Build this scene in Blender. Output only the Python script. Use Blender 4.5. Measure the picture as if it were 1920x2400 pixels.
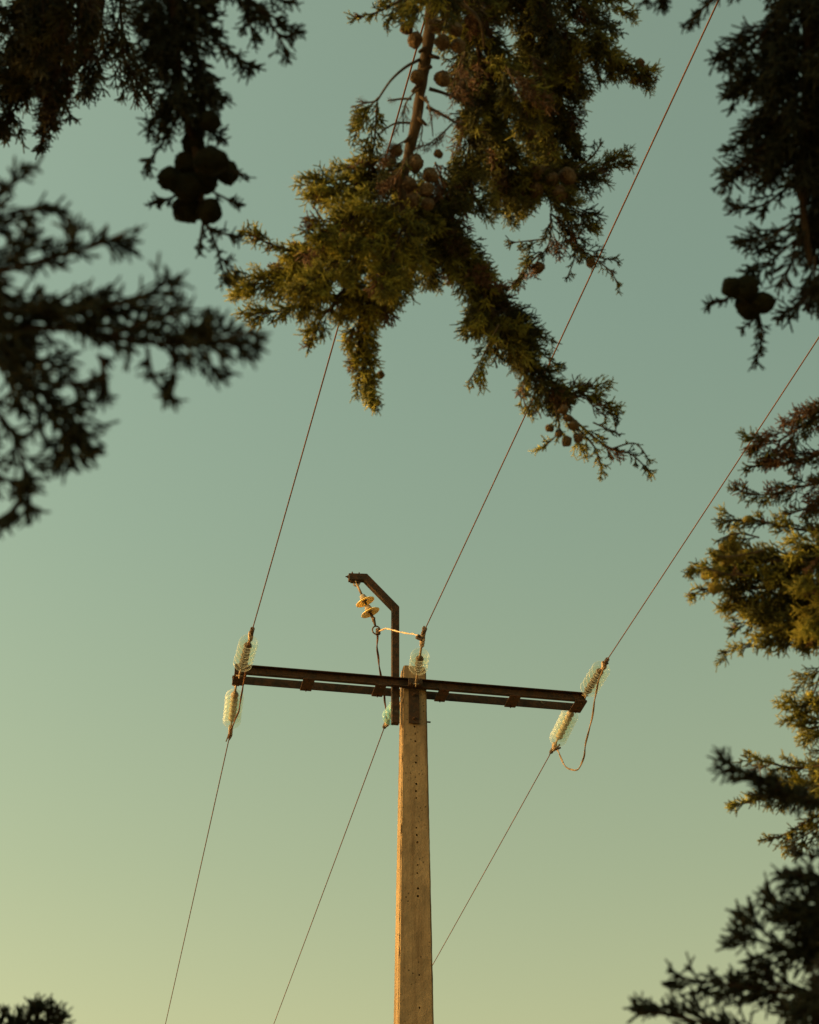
import bpy, bmesh, math, random
import numpy as np
from mathutils import Vector, Matrix, noise

for o in list(bpy.data.objects):
    bpy.data.objects.remove(o, do_unlink=True)
SC = bpy.context.scene
COL = SC.collection
rnd = random.Random(7)
nrg = np.random.default_rng(11)

# ------------------------------------------------------------------ camera
F = 4500.0                       # focal length in photo pixels (photo 1920 x 2400)
PITCH = math.atan(2700.0 / F)    # the camera looks up by about 31 degrees
CAM = Vector((0, 0, 1.6))
cam_d = bpy.data.cameras.new('camera')
cam = bpy.data.objects.new('camera', cam_d)
COL.objects.link(cam)
cam.location = CAM
cam.rotation_euler = (math.pi / 2 + PITCH, 0, 0)
cam_d.sensor_fit = 'VERTICAL'
cam_d.sensor_height = 36.0
cam_d.sensor_width = 28.8
cam_d.lens = 36.0 * F / 2400.0
cam_d.clip_start = 0.05
cam_d.clip_end = 3000
cam_d.dof.use_dof = True
cam_d.dof.focus_distance = 17.4
cam_d.dof.aperture_fstop = 14.5
cam_d.dof.aperture_blades = 0
SC.camera = cam
SC.render.resolution_x = 819
SC.render.resolution_y = 1024

# ------------------------------------------------------------------ sky and sun
SUN_AZ = math.radians(-102)      # measured from the view direction, clockwise: low on the left
SUN_EL = math.radians(13)
SUN = Vector((math.sin(SUN_AZ) * math.cos(SUN_EL), math.cos(SUN_AZ) * math.cos(SUN_EL), math.sin(SUN_EL)))
world = bpy.data.worlds.new('World')
SC.world = world
world.use_nodes = True
wn = world.node_tree.nodes
wl = world.node_tree.links
wn.clear()
out = wn.new('ShaderNodeOutputWorld')
bg = wn.new('ShaderNodeBackground')
sky = wn.new('ShaderNodeTexSky')
sky.sky_type = 'NISHITA'
sky.sun_disc = False
sky.sun_elevation = SUN_EL
sky.sun_rotation = SUN_AZ
sky.air_density = 1.0
sky.dust_density = 2.5
sky.ozone_density = 1.0
bg.inputs['Strength'].default_value = 0.15
# evening tint: teal overhead, sulphur yellow towards the horizon
tc = wn.new('ShaderNodeTexCoord')
sep = wn.new('ShaderNodeSeparateXYZ')
wl.new(tc.outputs['Generated'], sep.inputs[0])
ramp = wn.new('ShaderNodeValToRGB')
SKY_STOPS = [(0.0, (1.76, 1.14, 0.45)), (0.25, (1.58, 1.13, 0.475)), (0.35, (1.45, 1.16, 0.52)), (0.5, (1.40, 1.25, 0.615)),
             (0.6, (1.44, 1.325, 0.672)), (0.75, (1.62, 1.465, 0.72)), (1.0, (1.62, 1.465, 0.72))]
ramp.color_ramp.elements[0].position = SKY_STOPS[0][0]
ramp.color_ramp.elements[0].color = (*SKY_STOPS[0][1], 1)
ramp.color_ramp.elements[1].position = SKY_STOPS[-1][0]
ramp.color_ramp.elements[1].color = (*SKY_STOPS[-1][1], 1)
for pos, c in SKY_STOPS[1:-1]:
    e = ramp.color_ramp.elements.new(pos)
    e.color = (*c, 1)
wl.new(sep.outputs['Z'], ramp.inputs['Fac'])
mul = wn.new('ShaderNodeMix')
mul.data_type = 'RGBA'
mul.blend_type = 'MULTIPLY'
mul.inputs['Factor'].default_value = 1.0
wl.new(sky.outputs['Color'], mul.inputs['A'])
wl.new(ramp.outputs['Color'], mul.inputs['B'])
# a little brighter on the sun's side
mr_ = wn.new('ShaderNodeMapRange')
mr_.inputs['From Min'].default_value = -0.45
mr_.inputs['From Max'].default_value = 0.45
mr_.inputs['To Min'].default_value = 1.30
mr_.inputs['To Max'].default_value = 0.72
wl.new(sep.outputs['X'], mr_.inputs['Value'])
glow = wn.new('ShaderNodeVectorMath')
glow.operation = 'SCALE'
wl.new(mul.outputs['Result'], glow.inputs[0])
wl.new(mr_.outputs['Result'], glow.inputs['Scale'])
wl.new(glow.outputs['Vector'], bg.inputs['Color'])
wl.new(bg.outputs[0], out.inputs[0])

sun_d = bpy.data.lights.new('sun', 'SUN')
sun_d.energy = 2.0
sun_d.color = (1.0, 0.66, 0.28)
sun_d.angle = math.radians(0.5)
sun = bpy.data.objects.new('sun', sun_d)
COL.objects.link(sun)
sun.rotation_euler = SUN.to_track_quat('Z', 'Y').to_euler()
sun.location = (-20, -6, 20)

SC.view_settings.view_transform = 'Standard'
SC.view_settings.look = 'None'
SC.view_settings.exposure = 0.6
SC.view_settings.gamma = 1.0
SC.render.engine = 'CYCLES'
SC.cycles.max_bounces = 16
SC.cycles.transmission_bounces = 16
SC.cycles.transparent_max_bounces = 16
SC.cycles.use_denoising = True
SC.cycles.caustics_reflective = False
SC.cycles.caustics_refractive = False

# ------------------------------------------------------------------ helpers: view geometry
SP, CP = math.sin(PITCH), math.cos(PITCH)

def ray(px, py):
    """direction of the sight line through photo pixel (px, py); unit depth along the view axis"""
    x = (px - 960.0) / F
    y = (1200.0 - py) / F
    return Vector((x, CP - y * SP, SP + y * CP))

def at(px, py, depth):
    return CAM + ray(px, py) * depth

def pix(p):
    d = Vector(p) - CAM
    z = d.y * CP + d.z * SP
    if z <= 0.05:
        return None
    y = -d.y * SP + d.z * CP
    return (960 + F * d.x / z, 1200 - F * y / z, z)

# pole frame: U along the crossarm (to the right), V along the line (away), z up
AZ = math.radians(10.6)
U = Vector((math.cos(AZ), math.sin(AZ), 0))
V = Vector((-math.sin(AZ), math.cos(AZ), 0))
Z = Vector((0, 0, 1))
POLE = Vector((0.034, 15.85, 0))

def loc(u, v, z):
    return POLE + U * u + V * v + Z * z

def hit(px, py, point, normal):
    d = ray(px, py)
    t = (Vector(point) - CAM).dot(normal) / d.dot(normal)
    return CAM + d * t

def on_v(px, py, v):
    """pixel -> local (u, v, z) on the upright plane v = const of the pole frame"""
    p = hit(px, py, POLE + V * v, V) - POLE
    return p.dot(U), v, p.z

# ------------------------------------------------------------------ helpers: objects
def put(name, verts, faces, mats, parent=None, smooth=False, tint=None):
    me = bpy.data.meshes.new(name)
    if isinstance(verts, np.ndarray):
        nv, nf = len(verts), len(faces)
        me.vertices.add(nv)
        me.vertices.foreach_set('co', verts.astype(np.float32).ravel())
        me.loops.add(nf * 3)
        me.loops.foreach_set('vertex_index', faces.astype(np.int32).ravel())
        me.polygons.add(nf)
        me.polygons.foreach_set('loop_start', np.arange(0, nf * 3, 3, dtype=np.int32))
        me.update(calc_edges=True)
    else:
        me.from_pydata([tuple(v) for v in verts], [], faces)
        me.update()
    if tint is not None:
        a = me.attributes.new('tint', 'FLOAT', 'POINT')
        a.data.foreach_set('value', tint.astype(np.float32))
    if smooth:
        me.polygons.foreach_set('use_smooth', np.ones(len(me.polygons), dtype=bool))
    for m in (mats if isinstance(mats, (list, tuple)) else [mats]):
        me.materials.append(m)
    o = bpy.data.objects.new(name, me)
    COL.objects.link(o)
    if parent is not None:
        o.parent = parent
    return o

def put_bm(name, bm, mats, parent=None, smooth=False):
    bm.normal_update()
    me = bpy.data.meshes.new(name)
    bm.to_mesh(me)
    bm.free()
    if smooth:
        me.polygons.foreach_set('use_smooth', np.ones(len(me.polygons), dtype=bool))
    for m in (mats if isinstance(mats, (list, tuple)) else [mats]):
        me.materials.append(m)
    o = bpy.data.objects.new(name, me)
    COL.objects.link(o)
    if parent is not None:
        o.parent = parent
    return o

def empty(name, p):
    o = bpy.data.objects.new(name, None)
    o.empty_display_size = 0.2
    o.location = p
    COL.objects.link(o)
    return o

def tag(o, label=None, category=None, group=None, kind=None):
    if label: o['label'] = label
    if category: o['category'] = category
    if group: o['group'] = group
    if kind: o['kind'] = kind
    return o

def frame_of(d):
    d = Vector(d).normalized()
    a = Vector((0, 0, 1)) if abs(d.z) < 0.9 else Vector((1, 0, 0))
    x = d.cross(a).normalized()
    y = d.cross(x).normalized()
    return x, y

def tube_into(V_, F_, pts, radii, sides=6, cap=True):
    """tapered tube along pts, appended to plain vertex/face lists"""
    pts = [Vector(p) for p in pts]
    n = len(pts)
    base = len(V_)
    x = None
    for i, p in enumerate(pts):
        d = (pts[min(i + 1, n - 1)] - pts[max(i - 1, 0)])
        if d.length < 1e-9: d = Vector((0, 0, 1))
        d.normalize()
        if x is None:
            x, y = frame_of(d)
        else:
            x = (x - d * x.dot(d)).normalized()
            y = d.cross(x).normalized()
        r = radii[i] if isinstance(radii, (list, tuple)) else radii
        for k in range(sides):
            a = 2 * math.pi * k / sides
            V_.append(p + x * (r * math.cos(a)) + y * (r * math.sin(a)))
    for i in range(n - 1):
        for k in range(sides):
            k2 = (k + 1) % sides
            F_.append((base + i * sides + k, base + i * sides + k2, base + (i + 1) * sides + k2, base + (i + 1) * sides + k))
    if cap:
        F_.append(tuple(base + k for k in reversed(range(sides))))
        F_.append(tuple(base + (n - 1) * sides + k for k in range(sides)))

def smooth_path(pts, sub=6):
    """Catmull-Rom through pts"""
    P = [Vector(p) for p in pts]
    if len(P) < 3:
        out_ = []
        for i in range(sub + 1):
            out_.append(P[0].lerp(P[-1], i / sub))
        return out_
    out_ = []
    for i in range(len(P) - 1):
        p0 = P[max(i - 1, 0)]; p1 = P[i]; p2 = P[i + 1]; p3 = P[min(i + 2, len(P) - 1)]
        for k in range(sub):
            t = k / sub
            out_.append(0.5 * ((2 * p1) + (p2 - p0) * t + (2 * p0 - 5 * p1 + 4 * p2 - p3) * t * t + (3 * p1 - p0 - 3 * p2 + p3) * t ** 3))
    out_.append(P[-1])
    return out_

# oriented box in the pole frame
def box_local(bm, u0, u1, v0, v1, z0, z1, bevel=0.0):
    vs = []
    for (u, v, z) in ((u0, v0, z0), (u1, v0, z0), (u1, v1, z0), (u0, v1, z0), (u0, v0, z1), (u1, v0, z1), (u1, v1, z1), (u0, v1, z1)):
        vs.append(bm.verts.new(U * u + V * v + Z * z))
    fs = [bm.faces.new([vs[i] for i in q]) for q in ((0, 3, 2, 1), (4, 5, 6, 7), (0, 1, 5, 4), (1, 2, 6, 5), (2, 3, 7, 6), (3, 0, 4, 7))]
    if bevel:
        es = list({e for f in fs for e in f.edges})
        bmesh.ops.bevel(bm, geom=es, offset=bevel, segments=1, affect='EDGES')

def bolt_local(bm, u, v, z, axis, r=0.013, h=0.014):
    """hexagonal bolt head standing on a face; axis is a world vector"""
    x, y = frame_of(axis)
    c = U * u + V * v + Z * z
    for (rr, h0, h1, n) in ((r, 0, h, 6), (r * 0.5, h, h * 2.0, 8)):
        lo = [bm.verts.new(c + axis * h0 + x * rr * math.cos(2 * math.pi * k / n) + y * rr * math.sin(2 * math.pi * k / n)) for k in range(n)]
        hi = [bm.verts.new(c + axis * h1 + x * rr * math.cos(2 * math.pi * k / n) + y * rr * math.sin(2 * math.pi * k / n)) for k in range(n)]
        for k in range(n):
            bm.faces.new((lo[k], lo[(k + 1) % n], hi[(k + 1) % n], hi[k]))
        bm.faces.new(hi)
        bm.faces.new(list(reversed(lo)))

# ------------------------------------------------------------------ materials
def mat(name):
    m = bpy.data.materials.new(name)
    m.use_nodes = True
    return m, m.node_tree.nodes, m.node_tree.links, m.node_tree.nodes['Principled BSDF']

def noise_ramp(n, l, scale, stops, detail=6, coord='Object', rough=0.6):
    t = n.new('ShaderNodeTexCoord')
    s = n.new('ShaderNodeTexNoise')
    s.inputs['Scale'].default_value = scale
    s.inputs['Detail'].default_value = detail
    s.inputs['Roughness'].default_value = rough
    l.new(t.outputs[coord], s.inputs['Vector'])
    r = n.new('ShaderNodeValToRGB')
    r.color_ramp.elements[0].position = stops[0][0]
    r.color_ramp.elements[0].color = (*stops[0][1], 1)
    r.color_ramp.elements[1].position = stops[-1][0]
    r.color_ramp.elements[1].color = (*stops[-1][1], 1)
    for p, c in stops[1:-1]:
        e = r.color_ramp.elements.new(p)
        e.color = (*c, 1)
    l.new(s.outputs['Fac'], r.inputs['Fac'])
    return s, r

def bump(n, l, b, src, strength, dist):
    bp = n.new('ShaderNodeBump')
    bp.inputs['Strength'].default_value = strength
    bp.inputs['Distance'].default_value = dist
    l.new(src, bp.inputs['Height'])
    l.new(bp.outputs['Normal'], b.inputs['Normal'])

def mixc(n, l, fac, a, b, blend='MIX'):
    m = n.new('ShaderNodeMix')
    m.data_type = 'RGBA'
    m.blend_type = blend
    if isinstance(fac, float): m.inputs['Factor'].default_value = fac
    else: l.new(fac, m.inputs['Factor'])
    for s, k in ((a, 'A'), (b, 'B')):
        if isinstance(s, tuple): m.inputs[k].default_value = (*s, 1)
        else: l.new(s, m.inputs[k])
    return m.outputs['Result']

def make_concrete():
    m, n, l, b = mat('weathered concrete')
    s1, r1 = noise_ramp(n, l, 3.2, [(0.3, (0.172, 0.129, 0.079)), (0.5, (0.228, 0.172, 0.106)), (0.7, (0.275, 0.21, 0.13))])
    s2, r2 = noise_ramp(n, l, 60, [(0.25, (0.82, 0.80, 0.78)), (0.55, (1, 1, 1)), (0.8, (1.08, 1.08, 1.08))])
    c = mixc(n, l, 1.0, r1.outputs['Color'], r2.outputs['Color'], 'MULTIPLY')
    # run-off streaks and grime
    t0 = n.new('ShaderNodeTexCoord')
    mp0 = n.new('ShaderNodeMapping')
    mp0.inputs['Scale'].default_value = (14, 14, 0.9)
    l.new(t0.outputs['Object'], mp0.inputs['Vector'])
    s5, r5 = noise_ramp(n, l, 1.0, [(0.34, (0.5, 0.45, 0.42)), (0.52, (1, 1, 1)), (0.7, (1.1, 1.08, 1.04))])
    l.new(mp0.outputs['Vector'], s5.inputs['Vector'])
    c = mixc(n, l, 0.8, c, r5.outputs['Color'], 'MULTIPLY')
    # pitted pores
    t = n.new('ShaderNodeTexCoord')
    vo = n.new('ShaderNodeTexVoronoi')
    vo.inputs['Scale'].default_value = 26
    l.new(t.outputs['Object'], vo.inputs['Vector'])
    pr = n.new('ShaderNodeValToRGB')
    pr.color_ramp.elements[0].position = 0.14
    pr.color_ramp.elements[0].color = (0.25, 0.25, 0.25, 1)
    pr.color_ramp.elements[1].position = 0.22
    pr.color_ramp.elements[1].color = (1, 1, 1, 1)
    l.new(vo.outputs['Distance'], pr.inputs['Fac'])
    ms, mr = noise_ramp(n, l, 6, [(0.5, (0, 0, 0)), (0.60, (1, 1, 1))])
    pit = mixc(n, l, mr.outputs['Color'], (1.0, 1.0, 1.0), pr.outputs['Color'])
    c = mixc(n, l, 1.0, c, pit, 'MULTIPLY')
    l.new(c, b.inputs['Base Color'])
    b.inputs['Roughness'].default_value = 0.92
    b.inputs['Specular IOR Level'].default_value = 0.2
    h = n.new('ShaderNodeMath'); h.operation = 'MULTIPLY'
    l.new(s2.outputs['Fac'], h.inputs[0]); l.new(pit, h.inputs[1])
    bump(n, l, b, h.outputs[0], 0.5, 0.007)
    return m

def make_rust(name, dark, mid, flake, amount=0.62):
    m, n, l, b = mat(name)
    s1, r1 = noise_ramp(n, l, 7, [(0.30, dark), (0.44, mid), (0.52, tuple(c * k for c, k in zip(mid, (2.2, 1.6, 1.2)))), (0.57, mid), (amount, mid), (amount + 0.05, flake)], 10, rough=0.7)
    s2, r2 = noise_ramp(n, l, 70, [(0.3, (0.55, 0.5, 0.48)), (0.7, (1.25, 1.2, 1.15))])
    c = mixc(n, l, 1.0, r1.outputs['Color'], r2.outputs['Color'], 'MULTIPLY')
    l.new(c, b.inputs['Base Color'])
    b.inputs['Roughness'].default_value = 0.8
    b.inputs['Metallic'].default_value = 0.1
    b.inputs['Specular IOR Level'].default_value = 0.3
    bump(n, l, b, s2.outputs['Fac'], 0.5, 0.004)
    return m

def make_plain(name, c1, c2, scale=30, rough=0.6, metal=0.0, b_str=0.3, spec=0.3):
    m, n, l, b = mat(name)
    b.inputs['Specular IOR Level'].default_value = spec
    s, r = noise_ramp(n, l, scale, [(0.35, c1), (0.65, c2)])
    l.new(r.outputs['Color'], b.inputs['Base Color'])
    b.inputs['Roughness'].default_value = rough
    b.inputs['Metallic'].default_value = metal
    bump(n, l, b, s.outputs['Fac'], b_str, 0.003)
    return m

def make_glass(name, col, clear=0.62, rough=0.16, body=None):
    """thin moulded glass: mostly see-through, a share of bent light, shiny at grazing angles"""
    m, n, l, b = mat(name)
    s, r = noise_ramp(n, l, 14, [(0.3, tuple(c * 0.95 for c in col)), (0.7, col)])
    tr = n.new('ShaderNodeBsdfTransparent')
    l.new(r.outputs['Color'], tr.inputs['Color'])
    l.new(r.outputs['Color'], b.inputs['Base Color'])
    b.inputs['Roughness'].default_value = rough
    b.inputs['IOR'].default_value = 1.5
    b.inputs['Specular IOR Level'].default_value = 0.9
    if body is not None:
        b.inputs['Transmission Weight'].default_value = body
    else:                                   # light carried along inside the moulded glass
        tl = n.new('ShaderNodeBsdfTranslucent')
        l.new(r.outputs['Color'], tl.inputs['Color'])
        mb = n.new('ShaderNodeMixShader')
        mb.inputs['Fac'].default_value = 0.22
        l.new(b.outputs[0], mb.inputs[1])
        l.new(tl.outputs[0], mb.inputs[2])
    fr = n.new('ShaderNodeLayerWeight')
    fr.inputs['Blend'].default_value = 0.4
    mr = n.new('ShaderNodeMapRange')
    mr.inputs['To Min'].default_value = 1 - clear
    mr.inputs['To Max'].default_value = 1.0
    pw = n.new('ShaderNodeMath')
    pw.operation = 'POWER'
    pw.inputs[1].default_value = 3.2 if body is None else 1.0
    l.new(fr.outputs['Facing'], pw.inputs[0])
    l.new(pw.outputs[0], mr.inputs['Value'])
    mx = n.new('ShaderNodeMixShader')
    l.new(mr.outputs['Result'], mx.inputs['Fac'])
    l.new(tr.outputs[0], mx.inputs[1])
    l.new((b if body is not None else mb).outputs[0], mx.inputs[2])
    l.new(mx.outputs[0], n['Material Output'].inputs['Surface'])
    return m

def make_foliage(name, dark, mid, bright, brown):
    m, n, l, b = mat(name)
    at_ = n.new('ShaderNodeAttribute')
    at_.attribute_name = 'tint'
    r = n.new('ShaderNodeValToRGB')
    r.color_ramp.elements[0].position = 0.0
    r.color_ramp.elements[0].color = (*brown, 1)
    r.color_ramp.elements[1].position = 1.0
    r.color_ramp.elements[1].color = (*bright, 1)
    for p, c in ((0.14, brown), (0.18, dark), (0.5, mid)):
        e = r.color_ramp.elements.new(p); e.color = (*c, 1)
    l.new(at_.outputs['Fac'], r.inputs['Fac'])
    s2, r2 = noise_ramp(n, l, 120, [(0.3, (0.75, 0.75, 0.75)), (0.7, (1.2, 1.2, 1.2))], 3)
    c = mixc(n, l, 1.0, r.outputs['Color'], r2.outputs['Color'], 'MULTIPLY')
    l.new(c, b.inputs['Base Color'])
    b.inputs['Roughness'].default_value = 0.6
    b.inputs['Specular IOR Level'].default_value = 0.25
    return m

def make_bark(name, k):
    m, n, l, b = mat(name)
    t = n.new('ShaderNodeTexCoord')
    mp = n.new('ShaderNodeMapping')
    mp.inputs['Scale'].default_value = (1, 1, 0.25)
    l.new(t.outputs['Object'], mp.inputs['Vector'])
    s, r = noise_ramp(n, l, 55, [(0.3, (0.06 * k, 0.045 * k, 0.033 * k)), (0.5, (0.12 * k, 0.092 * k, 0.068 * k)), (0.72, (0.18 * k, 0.14 * k, 0.105 * k))])
    l.new(mp.outputs['Vector'], s.inputs['Vector'])
    l.new(r.outputs['Color'], b.inputs['Base Color'])
    b.inputs['Roughness'].default_value = 0.9
    b.inputs['Specular IOR Level'].default_value = 0.15
    bump(n, l, b, s.outputs['Fac'], 0.6, 0.004)
    return m

M_CONC = make_concrete()
M_RUST = make_rust('rusty painted steel', (0.010, 0.009, 0.007), (0.026, 0.019, 0.013), (0.14, 0.12, 0.095), 0.64)
M_RUST2 = make_rust('orange rust', (0.018, 0.012, 0.008), (0.036, 0.021, 0.013), (0.10, 0.075, 0.05), 0.60)
M_GALV = make_plain('dull galvanised iron', (0.16, 0.12, 0.08), (0.30, 0.24, 0.17), 40, 0.6, 0.3)
M_CAP = make_plain('grey iron cap', (0.18, 0.16, 0.13), (0.30, 0.27, 0.22), 40, 0.7, 0.1)
M_DARKCAP = make_plain('dark iron cap', (0.05, 0.035, 0.025), (0.11, 0.08, 0.055), 40, 0.7, 0.1)
M_WIRE = make_plain('weathered copper wire', (0.085, 0.040, 0.021), (0.12, 0.058, 0.031), 3, 0.7, 0.0, spec=0.1)
M_WIREMID = make_plain('worn stranded wire', (0.13, 0.085, 0.05), (0.26, 0.185, 0.11), 5, 0.6, 0.1)
M_WIRELIT = make_plain('sunlit stranded wire', (0.42, 0.30, 0.18), (0.55, 0.42, 0.27), 40, 0.5, 0.2)  # sunlight on the jumper painted in as a paler tone
M_GLASS = make_glass('pale green glass', (0.95, 0.98, 0.94), 0.93)
M_GLASSBLUE = make_glass('blue green glass', (0.66, 0.90, 0.90), 0.8)
M_GLASSLIT = make_glass('sun glow glass', (0.92, 0.68, 0.22), 0.10, 0.2, 0.03)  # same glass as the other strings; sun glow painted in as amber
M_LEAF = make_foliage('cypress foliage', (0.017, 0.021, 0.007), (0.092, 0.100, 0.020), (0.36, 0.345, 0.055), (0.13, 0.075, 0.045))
M_LEAFSHADE = make_foliage('shaded cypress foliage', (0.008, 0.012, 0.007), (0.012, 0.017, 0.0085), (0.019, 0.023, 0.010), (0.016, 0.013, 0.008))  # darkened leaf copy, shade on the near branches painted in
M_LEAFHALFSHADE = make_foliage('half shaded cypress foliage', (0.014, 0.017, 0.007), (0.03, 0.032, 0.010), (0.09, 0.075, 0.02), (0.06, 0.035, 0.02))  # in-between leaf copy, partial shade put into the colour
M_BARK = make_bark('grey brown bark', 0.75)
M_BARKSHADE = make_bark('shaded twig bark', 0.32)  # bark copy darkened to carry the shade on silhouetted branches
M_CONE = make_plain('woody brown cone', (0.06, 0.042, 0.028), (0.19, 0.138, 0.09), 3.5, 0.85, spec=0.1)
M_CONESHADE = make_plain('shaded green cone', (0.008, 0.010, 0.006), (0.018, 0.019, 0.010), 0.5, 0.85, spec=0.08)  # near-black green: shade on the silhouetted cones put into the colour
M_CONEGR = make_plain('young yellow green cone', (0.09, 0.088, 0.026), (0.24, 0.215, 0.065), 3.5, 0.8, spec=0.15)

# ------------------------------------------------------------------ ground
def ground():
    m, n, l, b = mat('dry earth and grass')
    s, r = noise_ramp(n, l, 0.6, [(0.3, (0.16, 0.12, 0.06)), (0.55, (0.30, 0.22, 0.12)), (0.75, (0.22, 0.19, 0.08))])
    l.new(r.outputs['Color'], b.inputs['Base Color'])
    b.inputs['Roughness'].default_value = 1.0
    bump(n, l, b, s.outputs['Fac'], 0.5, 0.1)
    bm = bmesh.new()
    bmesh.ops.create_grid(bm, x_segments=80, y_segments=80, size=600)
    for v in bm.verts:
        d = v.co.length
        v.co.z = 0.0 if d < 40 else 1.2 * noise.noise(v.co * 0.012) - 0.6
    o = put_bm('ground', bm, m)
    tag(o, kind='structure')
ground()

# ------------------------------------------------------------------ utility pole
def pole_half(z):
    """half width across (u) and half depth (v) at height z"""
    t = 9.4 - z
    return 0.107 + 0.0137 * t, 0.070 + 0.0115 * t

ARM_Z = on_v(970, 1608, -0.15)[2]           # underside of the front beam
TOP_Z = on_v(968, 1560, -0.09)[2]

pole = empty('utility_pole', POLE)
tag(pole, 'tall square concrete pole drilled with a row of holes, carrying a rusty crossarm', 'pole')

def build_shaft():
    nz = 240
    bm = bmesh.new()
    rings = []
    prof = []
    ns = 7
    for (a, bdir) in (((-1, -1), (1, -1)), ((1, -1), (1, 1)), ((1, 1), (-1, 1)), ((-1, 1), (-1, -1))):
        for t in (0.0, 0.045, 0.13, 0.3, 0.5, 0.7, 0.87, 0.955):
            prof.append((a[0] + (bdir[0] - a[0]) * t, a[1] + (bdir[1] - a[1]) * t))
    zs = [0.0 + (TOP_Z - 0.0) * (i / nz) for i in range(nz + 1)] + [TOP_Z + 0.012, TOP_Z + 0.02]
    for i, z in enumerate(zs):
        hu, hv = pole_half(z)
        shrink = 1.0
        if i == nz: shrink = 0.95
        if i == nz + 1: shrink = 0.86
        if i == nz + 2: shrink = 0.66
        ring = []
        for (a, b_) in prof:
            corner = abs(a) > 0.99 and abs(b_) > 0.99
            u, v = a * hu * shrink, b_ * hv * shrink
            p = Vector((u, v, z))
            k = 0.0
            if corner:                                    # worn, chipped arrises
                k = 0.006 + 0.018 * max(0, noise.noise(Vector((a * 9, b_ * 5, z * 9))) - 0.05)
                if a > 0 and b_ < 0 and 6.45 < z < 7.5:     # the spalled arris low on the right
                    k += 0.022 * max(0, noise.noise(Vector((3, 8, z * 5.0))) + 0.35)
            d = 0.0022 * noise.noise(p * 16)
            u -= (k + d) * (1 if a > 0 else -1) if abs(a) > 0.99 else 0
            v -= (k + d) * (1 if b_ > 0 else -1) if abs(b_) > 0.99 else 0
            ring.append(bm.verts.new(U * u + V * v + Z * z))
        rings.append(ring)
    n = len(prof)
    for i in range(len(rings) - 1):
        for k in range(n):
            bm.faces.new((rings[i][k], rings[i][(k + 1) % n], rings[i + 1][(k + 1) % n], rings[i + 1][k]))
    bm.faces.new(rings[-1])
    bm.faces.new(list(reversed(rings[0])))
    shaft = put_bm('shaft', bm, M_CONC, pole)
    # drilled holes
    bmc = bmesh.new()
    front = [(973, 1703), (973, 1720), (974, 1737), (975, 1771), (975, 1787), (976, 1837), (976, 1854), (976, 1870),
             (977, 1940), (977, 1957), (978, 1974), (979, 2027), (979, 2046), (979, 2082), (979, 2100), (982, 2285), (983, 2362)]
    cut = []
    for (px, py) in front:
        u, v, z = on_v(px, py, -0.12)
        hv = pole_half(z)[1]
        u, v, z = on_v(px, py, -hv)
        cut.append((u + 0.004 * math.sin(py * 1.7), -hv, z, -V, 0.0095 + 0.0015 * math.sin(py)))
    side = [1650, 1745, 1800, 1870, 1890, 1960, 2040, 2120, 2190, 2270, 2330]
    for py in side:
        u, v, z = on_v(936, py, -0.02)
        cut.append((-pole_half(z)[0], 0.0 + 0.01 * math.sin(py), z, -U, 0.009))
    z = 5.2
    while z > 1.0:
        cut.append((0.0, -pole_half(z)[1], z, -V, 0.0125)); z -= 0.31
    for (u, v, z, ax, r) in cut:
        x, y = frame_of(ax)
        c = U * u + V * v + Z * z
        lo = [bmc.verts.new(c - ax * 0.09 + x * r * math.cos(k * math.pi / 5) + y * r * math.sin(k * math.pi / 5)) for k in range(10)]
        hi = [bmc.verts.new(c + ax * 0.05 + x * r * math.cos(k * math.pi / 5) + y * r * math.sin(k * math.pi / 5)) for k in range(10)]
        for k in range(10):
            bmc.faces.new((lo[k], lo[(k + 1) % 10], hi[(k + 1) % 10], hi[k]))
        bmc.faces.new(hi); bmc.faces.new(list(reversed(lo)))
    bmesh.ops.recalc_face_normals(bmc, faces=bmc.faces)
    cutter = put_bm('cutter', bmc, M_CONC, pole)
    md = shaft.modifiers.new('holes', 'BOOLEAN')
    md.operation = 'DIFFERENCE'
    md.solver = 'EXACT'
    md.object = cutter
    dg = bpy.context.evaluated_depsgraph_get()
    me = bpy.data.meshes.new_from_object(shaft.evaluated_get(dg))
    shaft.modifiers.clear()
    shaft.data = me
    bpy.data.objects.remove(cutter, do_unlink=True)
build_shaft()

HU, HV = pole_half(ARM_Z + 0.05)[0], 0.090
UL = on_v(550, 1590, -0.14)[0]
UR = on_v(1376, 1640, -0.14)[0]
WEB, FL, TH = 0.085, 0.045, 0.008
arm = empty('crossarm', (0, 0, 0))
arm.parent = pole
tag(arm)
def front_beam():
    """channel section, web against the pole, flanges pointing outwards"""
    bm = bmesh.new()
    z0 = ARM_Z
    v = -HV - 0.004
    box_local(bm, UL, UR, v - TH, v, z0, z0 + WEB, 0.0015)
    box_local(bm, UL, UR, v - FL, v - TH, z0, z0 + TH, 0.0015)
    box_local(bm, UL, UR, v - FL, v - TH, z0 + WEB - TH, z0 + WEB, 0.0015)
    return put_bm('beam', bm, M_RUST, arm)
def back_beam():
    """angle section: upright leg behind the pole, flange along the top pointing away"""
    bm = bmesh.new()
    v = HV + 0.004
    box_local(bm, UL, UR, v, v + TH, ARM_Z, ARM_Z + 0.080, 0.0015)
    box_local(bm, UL, UR, v + TH, v + FL, ARM_Z + 0.080 - TH, ARM_Z + 0.080, 0.0015)
    return put_bm('beam', bm, M_RUST, arm)
front_beam()
back_beam()
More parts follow.
